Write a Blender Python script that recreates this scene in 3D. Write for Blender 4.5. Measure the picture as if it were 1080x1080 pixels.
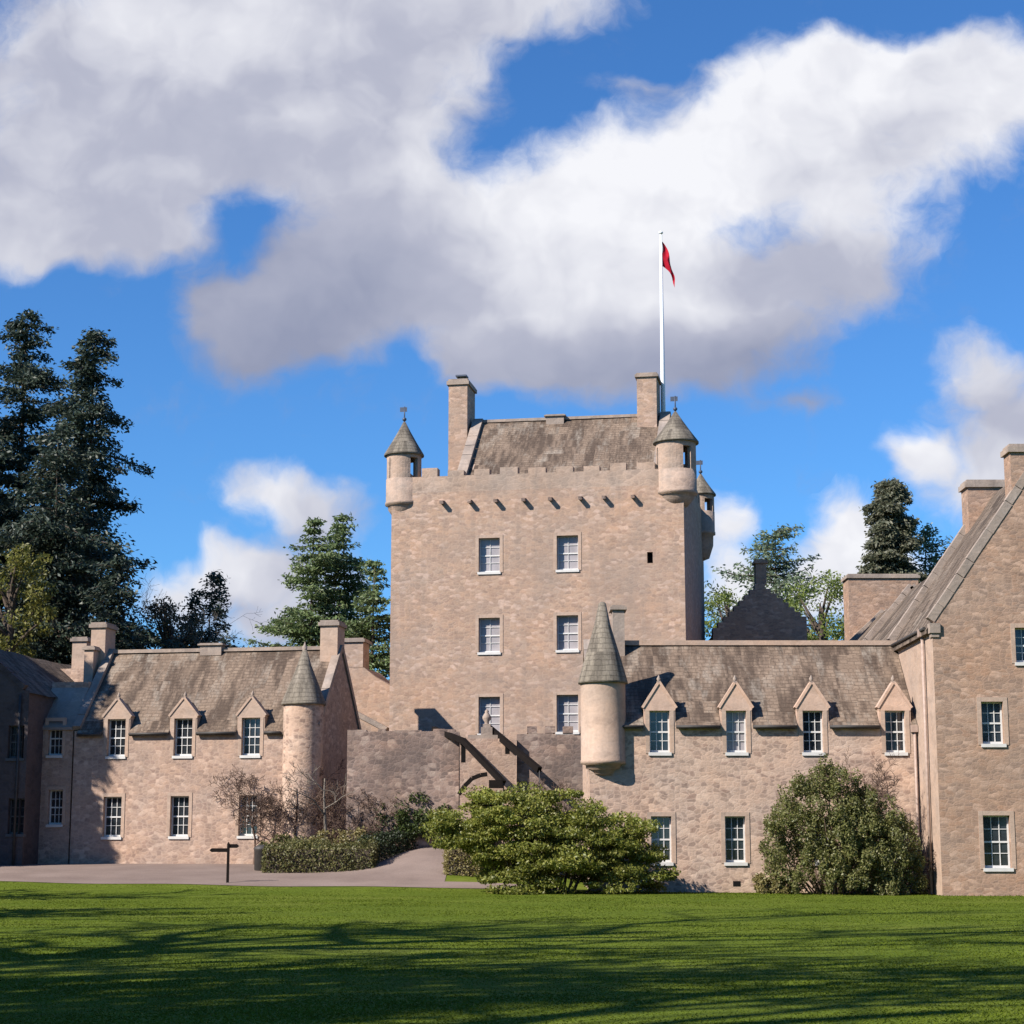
import bpy, math, random
import numpy as np
from math import sin, cos, tan, pi, radians, sqrt, atan2
from mathutils import Vector

for o in list(bpy.data.objects):
    bpy.data.objects.remove(o)
SC = bpy.context.scene
COL = SC.collection

# ------------------------------------------------------------------ camera
FPX, PITCH, EYE = 2000.0, math.atan2(353.0, 2000.0), 1.6
cam = bpy.data.cameras.new('camera')
cam.sensor_width = 36.0
cam.lens = 36.0 * FPX / 1080.0
cam.clip_end = 6000
camo = bpy.data.objects.new('camera', cam)
camo.location = (0, 0, EYE)
camo.rotation_euler = (pi / 2 + PITCH, 0, 0)
COL.objects.link(camo)
SC.camera = camo

# ------------------------------------------------------------------ light
SUN_AZ, SUN_EL = radians(55), radians(37)        # azimuth counted from behind the camera towards the left
SD = Vector((sin(SUN_AZ) * cos(SUN_EL), cos(SUN_AZ) * cos(SUN_EL), -sin(SUN_EL)))   # travel of the light
sun = bpy.data.lights.new('sun', 'SUN')
sun.energy = 5.0
sun.angle = radians(0.5)
sun.color = (1.0, 0.94, 0.86)
suno = bpy.data.objects.new('sun', sun)
suno.rotation_euler = SD.to_track_quat('-Z', 'Y').to_euler()
COL.objects.link(suno)
SC.view_settings.view_transform = 'Standard'
SC.view_settings.look = 'None'
SC.view_settings.exposure = 0.66
SC.view_settings.gamma = 1.0
SC.view_settings.use_curve_mapping = False
SC.cycles.max_bounces = 6
SC.cycles.diffuse_bounces = 1
SC.cycles.transparent_max_bounces = 8

F_R = Vector((1, 0, 0)); F_F = Vector((0, cos(PITCH), sin(PITCH))); F_U = Vector((0, -sin(PITCH), cos(PITCH)))
def ray(px, py):
    return F_F + F_R * ((px - 540) / FPX) + F_U * ((540 - py) / FPX)
def at(px, py, Y):
    """world point seen at photo pixel (px,py) on the upright plane y = Y"""
    d = ray(px, py)
    return Vector((d.x * Y / d.y, Y, EYE + d.z * Y / d.y))

# ------------------------------------------------------------------ world: Nishita sky with cumulus
world = bpy.data.worlds.new('World')
SC.world = world
world.use_nodes = True
wt = world.node_tree
wt.nodes.clear()
def wn(t, **k):
    n = wt.nodes.new(t)
    for a, b in k.items():
        setattr(n, a, b)
    return n
def wmath(op, a, b=None, c=None, clamp=False):
    n = wn('ShaderNodeMath', operation=op, use_clamp=clamp)
    for i, v in enumerate((a, b, c)):
        if v is None: continue
        if isinstance(v, (int, float)): n.inputs[i].default_value = v
        else: wt.links.new(v, n.inputs[i])
    return n.outputs[0]
def wvec(op, a, b=None):
    n = wn('ShaderNodeVectorMath', operation=op)
    for i, v in enumerate((a, b)):
        if v is None: continue
        if isinstance(v, (tuple, list)): n.inputs[i].default_value = v
        else: wt.links.new(v, n.inputs[i])
    return n.outputs[1] if op in ('LENGTH', 'DOT_PRODUCT') else n.outputs[0]
sky = wn('ShaderNodeTexSky', sky_type='NISHITA')
sky.sun_disc = False
sky.sun_elevation = SUN_EL
sky.sun_rotation = atan2(-SD.x, -SD.y)           # compass direction the light comes from
sky.air_density = 1.0; sky.dust_density = 0.0; sky.ozone_density = 2.0
SKY_STRENGTH = 0.074
tc = wn('ShaderNodeTexCoord')
sep = wn('ShaderNodeSeparateXYZ')
wt.links.new(tc.outputs['Generated'], sep.inputs[0])
ysafe = wmath('MAXIMUM', sep.outputs[1], 0.02)
cu = wmath('MULTIPLY', wmath('DIVIDE', sep.outputs[0], ysafe), 20.0)
cv = wmath('MULTIPLY', wmath('DIVIDE', sep.outputs[2], ysafe), 20.0)
comb = wn('ShaderNodeCombineXYZ')
wt.links.new(cu, comb.inputs[0]); wt.links.new(cv, comb.inputs[1])
P0 = comb.outputs[0]                              # direction in units of about 100 photo pixels
def noise(vec, scale, detail, rough=0.55, off=(0, 0, 0)):
    n = wn('ShaderNodeTexNoise', noise_dimensions='3D')
    n.inputs['Scale'].default_value = scale; n.inputs['Detail'].default_value = detail
    n.inputs['Roughness'].default_value = rough
    wt.links.new(wvec('ADD', vec, off), n.inputs['Vector'])
    return n
w1 = wvec('MULTIPLY', wvec('SUBTRACT', noise(P0, 0.9, 3).outputs['Color'], (.5, .5, .5)), (0.9, 0.75, 0))
P1 = wvec('ADD', P0, w1)
BLOBS = [  # photo px centre, radii, brightness, strength
 (60,60,190,120,.64,1),(200,25,130,60,.88,1),(330,50,170,110,.66,1),(90,190,190,90,.56,1),(240,150,190,110,.54,1),(430,30,130,70,.66,1),
 (560,0,110,42,.72,1),(30,245,90,45,.76,1),(140,250,110,40,.60,1),(370,150,130,75,.62,.8),(445,175,75,55,.80,.8),(490,105,55,45,.55,.5),
 (255,248,62,60,.5,-.72),(310,310,130,75,.12,1),(265,365,80,48,.0,.9),(390,290,120,80,.26,1),(440,235,100,60,.62,.9),(490,310,70,80,.55,1),(225,320,45,45,.22,.6),
 (530,240,75,55,.92,1),(610,215,100,85,1.,1),(705,190,110,85,1.,1),(800,150,110,95,.97,1),(850,85,105,62,.92,1),(950,75,120,60,.9,1),
 (1060,85,120,65,.95,1),(990,140,110,70,.82,1),(905,215,100,85,.78,1),(840,300,100,65,.45,1),(705,295,130,80,.82,1),(560,310,110,75,.88,1),
 (620,385,150,48,.16,1),(760,375,125,46,.10,.95),(510,385,65,35,.48,.8),(930,295,60,45,.42,.5),(640,300,110,60,.9,1),
 (675,92,62,18,.6,.48),(735,70,42,22,.6,.42),(850,422,64,18,.05,.62),
 (1030,385,55,42,.78,.9),(1065,440,75,60,.60,1),(968,480,36,32,1.,.9),(1040,510,85,55,.74,1),
 (893,548,42,42,1.,1),(868,605,40,50,.9,1),(920,595,40,60,.84,.9),(765,560,30,42,.95,.9),(775,615,45,35,.95,1),(830,640,60,40,.9,.8),
 (285,515,62,32,.84,.9),(345,530,60,38,.70,.9),(250,598,58,32,1.,1),(185,622,55,30,.9,.9),(305,600,85,55,.62,.9),(285,660,100,40,.52,.9),
 (60,640,90,40,.8,.6),(1000,640,150,60,.8,.8),
]
W = None; B = None
for (bx, by, rx, ry, br, st) in BLOBS:
    d = ray(bx, by)
    c = (d.x / d.y * 20, d.z / d.y * 20, 0)
    q = wvec('MULTIPLY', wvec('SUBTRACT', P1, c), (100.0 / rx, 100.0 / ry, 0))
    w = wmath('MULTIPLY', wmath('SUBTRACT', 1.0, wmath('MULTIPLY', wvec('LENGTH', q), 0.8), clamp=True), st)
    W = w if W is None else wmath('ADD', W, w)
    B = wmath('MULTIPLY', w, br) if B is None else wmath('MULTIPLY_ADD', w, br, B)
bri = wmath('DIVIDE', B, wmath('MAXIMUM', W, 0.001))
fb = noise(P1, 1.0, 12, 0.63, (3.1, 7.7, 1.2)).outputs[0]
fb1 = noise(P1, .8, 4, 0.5, (1.1, 4.7, 2.2)).outputs[0]
fb2 = noise(P1, .8, 4, 0.50, (1.1 - 0.25, 4.7 + 0.35, 2.2)).outputs[0]
dens = wmath('ADD', W, wmath('MULTIPLY', wmath('SUBTRACT', fb, 0.5), 1.45))
mr = wn('ShaderNodeMapRange', interpolation_type='SMOOTHSTEP')
mr.inputs[1].default_value = 0.06; mr.inputs[2].default_value = 0.84
wt.links.new(dens, mr.inputs[0])
front = wn('ShaderNodeMapRange', interpolation_type='SMOOTHSTEP')
front.inputs[1].default_value = 0.15; front.inputs[2].default_value = 0.4
wt.links.new(sep.outputs[1], front.inputs[0])
mask = wmath('MULTIPLY', mr.outputs[0], front.outputs[0])
bri2 = wmath('ADD', bri, wmath('MULTIPLY', wmath('SUBTRACT', fb1, fb2), .75), clamp=True)
ramp = wn('ShaderNodeValToRGB')
ramp.color_ramp.elements[0].position = 0.0; ramp.color_ramp.elements[0].color = (.24, .265, .37, 1)
ramp.color_ramp.elements[1].position = 1.0; ramp.color_ramp.elements[1].color = (.73, .735, .77, 1)
e = ramp.color_ramp.elements.new(0.55); e.color = (.385, .40, .49, 1)
wt.links.new(bri2, ramp.inputs[0])
bg1 = wn('ShaderNodeBackground'); bg1.inputs[1].default_value = SKY_STRENGTH
tint = wn('ShaderNodeMix', data_type='RGBA', blend_type='MULTIPLY')
tint.inputs[0].default_value = 1.0
tint.inputs[7].default_value = (0.42, 0.84, 1.32, 1)
wt.links.new(sky.outputs[0], tint.inputs[6])
wt.links.new(tint.outputs[2], bg1.inputs[0])
bg2 = wn('ShaderNodeBackground'); bg2.inputs[1].default_value = 0.80
wt.links.new(ramp.outputs[0], bg2.inputs[0])
mx = wn('ShaderNodeMixShader')
wt.links.new(mask, mx.inputs[0]); wt.links.new(bg1.outputs[0], mx.inputs[1]); wt.links.new(bg2.outputs[0], mx.inputs[2])
wo = wn('ShaderNodeOutputWorld')
wt.links.new(mx.outputs[0], wo.inputs[0])

# ------------------------------------------------------------------ materials
class MT:
    def __init__(s, name):
        s.m = bpy.data.materials.new(name); s.m.use_nodes = True
        s.t = s.m.node_tree; s.t.nodes.clear()
        s.out = s.n('ShaderNodeOutputMaterial')
    def n(s, t, **k):
        x = s.t.nodes.new(t)
        for a, b in k.items(): setattr(x, a, b)
        return x
    def l(s, a, b): s.t.links.new(a, b)
    def math(s, op, a, b=None, clamp=False):
        x = s.n('ShaderNodeMath', operation=op, use_clamp=clamp)
        for i, v in enumerate((a, b)):
            if v is None: continue
            if isinstance(v, (int, float)): x.inputs[i].default_value = v
            else: s.l(v, x.inputs[i])
        return x.outputs[0]
    def uv(s, sc=(1, 1, 1)):
        u = s.n('ShaderNodeUVMap'); mp = s.n('ShaderNodeMapping')
        mp.inputs['Scale'].default_value = sc
        s.l(u.outputs[0], mp.inputs[0]); return mp.outputs[0]
    def pos(s, sc=(1, 1, 1)):
        u = s.n('ShaderNodeNewGeometry'); mp = s.n('ShaderNodeMapping')
        mp.inputs['Scale'].default_value = sc
        s.l(u.outputs['Position'], mp.inputs[0]); return mp.outputs[0]
    def noise(s, v, scale, detail=4, rough=.55, col=False):
        x = s.n('ShaderNodeTexNoise'); x.inputs['Scale'].default_value = scale
        x.inputs['Detail'].default_value = detail; x.inputs['Roughness'].default_value = rough
        s.l(v, x.inputs['Vector']); return x.outputs[1 if col else 0]
    def ramp(s, f, stops, interp='LINEAR'):
        r = s.n('ShaderNodeValToRGB'); r.color_ramp.interpolation = interp
        el = r.color_ramp.elements
        while len(el) < len(stops): el.new(0.5)
        for e_, (p, c) in zip(el, stops):
            e_.position = p; e_.color = (c[0], c[1], c[2], 1) if not isinstance(c, (int, float)) else (c, c, c, 1)
        s.l(f, r.inputs[0]); return r.outputs[0]
    def mix(s, f, a, b, mode='MIX'):
        x = s.n('ShaderNodeMix', data_type='RGBA', blend_type=mode)
        for i, v in ((0, f), (6, a), (7, b)):
            if isinstance(v, (int, float)): x.inputs[i].default_value = v
            elif isinstance(v, (tuple, list)): x.inputs[i].default_value = (v[0], v[1], v[2], 1)
            else: s.l(v, x.inputs[i])
        return x.outputs[2]
    def bsdf(s, col, rough=.9, height=None, bump=.3, dist=.03, spec=.2, metal=0):
        p = s.n('ShaderNodeBsdfPrincipled')
        p.inputs['Specular IOR Level'].default_value = spec
        p.inputs['Metallic'].default_value = metal
        if isinstance(col, (tuple, list)): p.inputs['Base Color'].default_value = (col[0], col[1], col[2], 1)
        else: s.l(col, p.inputs['Base Color'])
        if isinstance(rough, (int, float)): p.inputs['Roughness'].default_value = rough
        else: s.l(rough, p.inputs['Roughness'])
        if height is not None:
            b = s.n('ShaderNodeBump'); b.inputs['Strength'].default_value = bump; b.inputs['Distance'].default_value = dist
            s.l(height, b.inputs['Height']); s.l(b.outputs[0], p.inputs['Normal'])
        s.l(p.outputs[0], s.out.inputs[0])
        return p

def stone(name, tones, mortar, cell=(2.1, 3.6), mort_w=.07, stone_amt=.8, stain=(.20, .17, .15), stain_amt=.35, bump=.5):
    m = MT(name)
    uv = m.uv()
    wv = m.n('ShaderNodeVectorMath', operation='ADD')
    nz = m.noise(uv, 1.7, 3, col=True)
    sc = m.n('ShaderNodeVectorMath', operation='SCALE'); sc.inputs[3].default_value = .34
    m.l(nz, sc.inputs[0]); m.l(uv, wv.inputs[0]); m.l(sc.outputs[0], wv.inputs[1])
    mp = m.n('ShaderNodeMapping'); mp.inputs['Scale'].default_value = (cell[0], cell[1], 1)
    m.l(wv.outputs[0], mp.inputs[0])
    v = m.n('ShaderNodeTexVoronoi', voronoi_dimensions='2D'); v.inputs['Scale'].default_value = 1; v.inputs['Randomness'].default_value = .8
    m.l(mp.outputs[0], v.inputs['Vector'])
    ve = m.n('ShaderNodeTexVoronoi', voronoi_dimensions='2D', feature='DISTANCE_TO_EDGE'); ve.inputs['Scale'].default_value = 1; ve.inputs['Randomness'].default_value = .8
    m.l(mp.outputs[0], ve.inputs['Vector'])
    sepc = m.n('ShaderNodeSeparateColor'); m.l(v.outputs['Color'], sepc.inputs[0])
    k = len(tones)
    tone = m.ramp(sepc.outputs[0], [(i / k, tones[i]) for i in range(k)], 'CONSTANT')
    fine = m.noise(uv, 9, 5, .65)
    tone = m.mix(.55, tone, m.ramp(fine, [(.25, .35), (.75, 1.0)]), 'MULTIPLY')
    tone = m.mix(.35, tone, (1.25, 1.25, 1.25), 'MULTIPLY')
    mm = m.ramp(ve.outputs['Distance'], [(mort_w * .1, .25), (mort_w * 1.8, 1)])
    jn = m.ramp(m.noise(uv, .9, 4, .6), [(.30, .62), (.62, 1)])
    mfac = m.math('MULTIPLY', m.math('MULTIPLY', mm, stone_amt), jn)
    colr = m.mix(m.math('ADD', mfac, (1 - stone_amt) * .35), mortar, tone)
    blot = m.noise(m.uv((1, 1.5, 1)), 1.25, 6, .68)
    colr = m.mix(.75, colr, m.ramp(blot, [(.27, (.63, .61, .60)), (.47, (1, 1, 1)), (.72, (1.18, 1.12, 1.06))]), 'MULTIPLY')
    hue = m.noise(uv, .55, 3, .5)
    colr = m.mix(.7, colr, m.ramp(hue, [(.3, (1.06, .97, .90)), (.7, (.95, 1.0, 1.06))]), 'MULTIPLY')
    big = m.noise(uv, .32, 5, .6)
    colr = m.mix(m.math('MULTIPLY', m.ramp(big, [(.45, 0), (.72, 1)]), stain_amt), colr, stain)
    strk = m.noise(m.uv((1.3, .10, 1)), 1.3, 4, .6)
    colr = m.mix(m.math('MULTIPLY', m.ramp(strk, [(.50, 0), (.75, 1)]), stain_amt * .9), colr, stain)
    h = m.math('ADD', m.math('MULTIPLY', mm, .34), m.math('ADD', m.math('MULTIPLY', fine, 1.1), m.math('MULTIPLY', blot, .8)))
    m.bsdf(colr, .92, h, bump, .05, .15)
    return m.m

def slate(name, c1, c2, c3, lichen=.35):
    m = MT(name)
    uv = m.uv()
    br = m.n('ShaderNodeTexBrick'); br.offset = .5
    br.inputs['Scale'].default_value = 1; br.inputs['Brick Width'].default_value = .3; br.inputs['Row Height'].default_value = .2
    br.inputs['Mortar Size'].default_value = .018; br.inputs['Color1'].default_value = (0, 0, 0, 1); br.inputs['Color2'].default_value = (1, 1, 1, 1)
    br.inputs['Mortar'].default_value = (.1, .1, .1, 1); br.inputs['Bias'].default_value = 0
    wv = m.n('ShaderNodeVectorMath', operation='ADD')
    sc = m.n('ShaderNodeVectorMath', operation='SCALE'); sc.inputs[3].default_value = .12
    m.l(m.noise(uv, 2.5, 3, col=True), sc.inputs[0]); m.l(uv, wv.inputs[0]); m.l(sc.outputs[0], wv.inputs[1])
    m.l(wv.outputs[0], br.inputs['Vector'])
    sepc = m.n('ShaderNodeSeparateColor'); m.l(br.outputs['Color'], sepc.inputs[0])
    base = m.mix(.5, m.ramp(sepc.outputs[0], [(0, c1), (.5, c2), (1, c3)]), c2)
    st = m.noise(m.uv((1.25, .22, 1)), 1.15, 6, .62)
    base = m.mix(m.ramp(st, [(.43, 0), (.57, .95)]), base, (c1[0] * .55, c1[1] * .55, c1[2] * .57))
    li = m.noise(m.uv((1.3, .4, 1)), 1.0, 7, .70)
    base = m.mix(m.math('MULTIPLY', m.ramp(li, [(.52, 0), (.66, 1)]), lichen), base, (.38, .325, .265))
    fine = m.noise(uv, 14, 4, .6)
    base = m.mix(.5, base, m.ramp(fine, [(.25, .45), (.75, 1.15)]), 'MULTIPLY')
    row = m.n('ShaderNodeSeparateXYZ'); m.l(wv.outputs[0], row.inputs[0])
    saw = m.math('FRACT', m.math('DIVIDE', row.outputs[1], .2))
    h = m.math('ADD', m.math('MULTIPLY', m.math('SUBTRACT', 1, saw), 1.0), m.math('MULTIPLY', sepc.outputs[0], .5))
    base = m.mix(m.math('MULTIPLY', br.outputs['Fac'], .2), base, (.04, .035, .03))
    m.bsdf(base, .9, h, .8, .05, .1)
    return m.m

def plain(name, c, rough=.6, spec=.3, metal=0, var=.25, scale=6):
    m = MT(name)
    f = m.noise(m.pos(), scale, 4)
    m.bsdf(m.mix(1.0, c, m.ramp(f, [(.3, 1 - var), (.7, 1 + var * .3)]), 'MULTIPLY'), rough, spec=spec, metal=metal)
    return m.m

def leafm(name, ca, cb, cc, trans=.3, gloss=.025):
    m = MT(name)
    g = m.n('ShaderNodeNewGeometry')
    c = m.ramp(g.outputs['Random Per Island'], [(0, ca), (.55, cb), (1, cc)])
    cl = m.noise(m.pos(), .55, 3)
    c = m.mix(.6, c, m.ramp(cl, [(.3, .55), (.7, 1.25)]), 'MULTIPLY')
    d = m.n('ShaderNodeBsdfDiffuse'); t = m.n('ShaderNodeBsdfTranslucent'); x = m.n('ShaderNodeMixShader'); x.inputs[0].default_value = trans
    gl = m.n('ShaderNodeBsdfGlossy'); gl.inputs['Roughness'].default_value = .5; gl.inputs['Color'].default_value = (1, 1, 1, 1)
    x2 = m.n('ShaderNodeMixShader'); x2.inputs[0].default_value = gloss
    m.l(c, d.inputs[0]); m.l(c, t.inputs[0]); m.l(d.outputs[0], x.inputs[1]); m.l(t.outputs[0], x.inputs[2])
    m.l(x.outputs[0], x2.inputs[1]); m.l(gl.outputs[0], x2.inputs[2]); m.l(x2.outputs[0], m.out.inputs[0])
    return m.m

M = {}
PINK = [(0.395, 0.269, 0.197), (0.442, 0.302, 0.220), (0.355, 0.254, 0.191), (0.418, 0.284, 0.202), (0.316, 0.227, 0.176), (0.450, 0.326, 0.246), (0.340, 0.233, 0.178), (0.550, 0.400, 0.318)]
M['tower'] = stone('tower_stone', PINK, (0.411, 0.292, 0.220), (3.8, 8.0), .10, .74, (0.269, 0.208, 0.169), .6, .22)
M['tower_top'] = stone('weathered_stone', [(0.402, 0.294, 0.227), (0.442, 0.328, 0.257), (0.362, 0.271, 0.211), (0.322, 0.246, 0.197)], (0.426, 0.317, 0.245), (2.7, 4.6), .10, .65, (0.233, 0.189, 0.157), .55, .3)
M['wing'] = stone('rubble_stone', [(0.477, 0.343, 0.260), (0.521, 0.373, 0.282), (0.441, 0.318, 0.244), (0.323, 0.229, 0.178), (0.504, 0.364, 0.277), (0.261, 0.183, 0.147), (0.495, 0.347, 0.260), (0.294, 0.194, 0.151), (0.608, 0.450, 0.344)], (0.513, 0.377, 0.291), (4.2, 7.4), .12, .82, (0.360, 0.271, 0.221), .25, .28)
M['right'] = stone('coursed_stone', [(0.353, 0.234, 0.170), (0.397, 0.261, 0.184), (0.309, 0.207, 0.151), (0.370, 0.231, 0.158), (0.274, 0.188, 0.144), (0.414, 0.281, 0.202), (0.275, 0.190, 0.143), (0.517, 0.359, 0.268)], (0.379, 0.261, 0.192), (3.6, 9.0), .10, .82, (0.247, 0.179, 0.139), .35, .28)
M['left'] = stone('left_rubble_stone', [(0.414, 0.291, 0.220), (0.454, 0.318, 0.239), (0.372, 0.261, 0.202), (0.316, 0.223, 0.176), (0.429, 0.295, 0.220), (0.294, 0.203, 0.160), (0.333, 0.225, 0.176), (0.568, 0.414, 0.319)], (0.446, 0.321, 0.250), (4.2, 7.2), .11, .82, (0.275, 0.211, 0.171), .35, .28)
M['old'] = stone('old_wall_stone', [(0.283, 0.201, 0.165), (0.330, 0.234, 0.189), (0.236, 0.172, 0.143), (0.173, 0.125, 0.107), (0.369, 0.273, 0.221), (0.175, 0.133, 0.115), (0.478, 0.370, 0.303)], (0.330, 0.243, 0.200), (3.6, 6.2), .11, .9, (0.126, 0.097, 0.086), .75, .35)
M['dark'] = stone('shade_dark_stone', [(0.105, 0.081, 0.075), (0.119, 0.091, 0.083), (0.084, 0.066, 0.064)], (0.112, 0.091, 0.086), (2.4, 4.0), .10, .7, (0.070, 0.059, 0.060), .5, .3)  # stone colour darkened to deepen the shade on the left-edge house
M['dressed'] = stone('dressed_stone', [(0.461, 0.336, 0.257), (0.495, 0.361, 0.277), (0.427, 0.312, 0.240)], (0.469, 0.348, 0.268), (1.7, 2.9), .05, .6, (0.307, 0.243, 0.199), .4, .15)
M['pedi'] = stone('pediment_sandstone', [(0.552, 0.378, 0.287), (0.589, 0.411, 0.312), (0.515, 0.355, 0.262)], (0.570, 0.402, 0.307), (1.6, 2.6), .05, .5, (0.350, 0.274, 0.222), .4, .15)
M['coping'] = stone('coping_stone', [(0.354, 0.285, 0.233), (0.392, 0.319, 0.264), (0.316, 0.256, 0.215)], (0.369, 0.300, 0.249), (1.3, 1.9), .06, .7, (0.151, 0.126, 0.111), .7, .25)
M['slate'] = slate('stone_slate', (0.185, 0.133, 0.097), (0.249, 0.181, 0.132), (0.318, 0.236, 0.174), .6)
M['slate_d'] = slate('dark_slate', (0.148, 0.112, 0.085), (0.201, 0.152, 0.116), (0.260, 0.197, 0.150), .4)
M['cone'] = slate('cone_slate', (.235, .20, .155), (.27, .23, .18), (.205, .175, .14), .4)
M['white'] = plain('white_paint', (.64, .62, .59), .45, .4, var=.1)
M['sill'] = plain('white_sill_paint', (.60, .575, .54), .6, .3, var=.1)
M['shadepaint'] = plain('shade_grey_paint', (.10, .10, .10), .6, .2, var=.1)  # window frames greyed so their colour carries the shade on that house
M['pane'] = plain('window_glass', (.028, .032, .038), .05, .8, var=.3)
M['blind'] = plain('blinded_window_glass', (.36, .33, .335), .15, .5, var=.2, scale=2)
M['pipe'] = plain('cast_iron', (.05, .045, .042), .6, .4)
M['pipe_pale'] = plain('painted_pipe', (.42, .31, .255), .6, .3)
M['timber'] = plain('dark_timber', (.012, .009, .008), .8, .1)
M['void'] = plain('dark_interior', (.012, .011, .011), .9, .05)
M['pole'] = plain('white_pole_paint', (.80, .80, .80), .4, .4, var=.06)
M['flag'] = plain('red_cloth', (.42, .012, .03), .8, .1, var=.35, scale=3)
M['bark'] = plain('bark', (.10, .078, .062), .95, .05, var=.5)
M['twig'] = plain('reddish_twig', (.17, .115, .09), .95, .05, var=.4)
M['greytwig'] = plain('grey_bark', (.21, .18, .15), .95, .05, var=.4)
M['bluemetal'] = plain('weathered_finial', (.06, .075, .11), .5, .4)
M['clay'] = plain('clay_pot', (.42, .35, .30), .9, .1)
M['fir'] = leafm('dark_needles', (.030, .048, .037), (.042, .064, .045), (.080, .088, .052), .2)
M['fir2'] = leafm('fresh_needles', (0.101, 0.155, 0.057), (0.156, 0.215, 0.081), (0.230, 0.270, 0.115), .35)
M['pine'] = leafm('bluish_needles', (.13, .18, .11), (.18, .23, .13), (.23, .27, .15), .4)
M['sequoia'] = leafm('sequoia_needles', (.095, .105, .062), (.145, .15, .09), (.21, .195, .13), .3)
M['spring'] = leafm('spring_leaves', (.14, .19, .035), (.19, .24, .045), (.25, .28, .07), .4)
M['olive'] = leafm('olive_leaves', (0.120, 0.131, 0.024), (0.180, 0.174, 0.036), (0.240, 0.217, 0.054), .3)
M['bush'] = leafm('bright_evergreen_leaves', (.14, .165, .026), (.225, .24, .04), (.33, .31, .07), .38)
M['shrub'] = leafm('grey_green_leaves', (0.104, 0.116, 0.031), (0.165, 0.171, 0.050), (0.256, 0.232, 0.094), .3)
M['box'] = leafm('box_leaves', (.09, .10, .028), (.15, .145, .05), (.22, .19, .08), .25)
M['boxd'] = leafm('dark_box_leaves', (.016, .026, .010), (.026, .040, .014), (.045, .058, .02), .15)
M['laurel'] = leafm('laurel_leaves', (.045, .07, .016), (.07, .10, .022), (.11, .135, .035), .25)
M['gold'] = leafm('golden_leaves', (.19, .165, .055), (.25, .21, .075), (.32, .26, .12), .3)
M['brownleaf'] = leafm('russet_twigs', (.12, .085, .06), (.16, .115, .07), (.20, .16, .08), .2)

def mat_lawn():
    m = MT('lawn')
    p = m.pos()
    a = m.noise(p, .22, 4, .6); b = m.noise(p, 2.2, 5, .65); c = m.noise(p, 28, 3, .6)
    col = m.ramp(a, [(.3, (.086, .124, .013)), (.55, (.122, .158, .019)), (.75, (.166, .186, .034))])
    col = m.mix(.6, col, m.ramp(b, [(.3, .62), (.7, 1.2)]), 'MULTIPLY')
    col = m.mix(.5, col, m.ramp(c, [(.3, .5), (.7, 1.2)]), 'MULTIPLY')
    m.bsdf(col, .9, m.math('ADD', c, b), .35, .03, .05)
    return m.m
def mat_gravel():
    m = MT('gravel')
    p = m.pos()
    a = m.noise(p, .35, 5, .6); b = m.noise(p, 16, 4, .7)
    col = m.ramp(a, [(.3, (.205, .152, .128)), (.7, (.29, .22, .185))])
    col = m.mix(.5, col, m.ramp(b, [(.3, .6), (.7, 1.15)]), 'MULTIPLY')
    m.bsdf(col, .95, b, .5, .03, .1)
    return m.m
M['lawn'] = mat_lawn(); M['gravel'] = mat_gravel()
M['blade'] = leafm('grass_blades', (.104, .142, .014), (.124, .162, .019), (.152, .182, .030), .35, 0)

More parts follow.
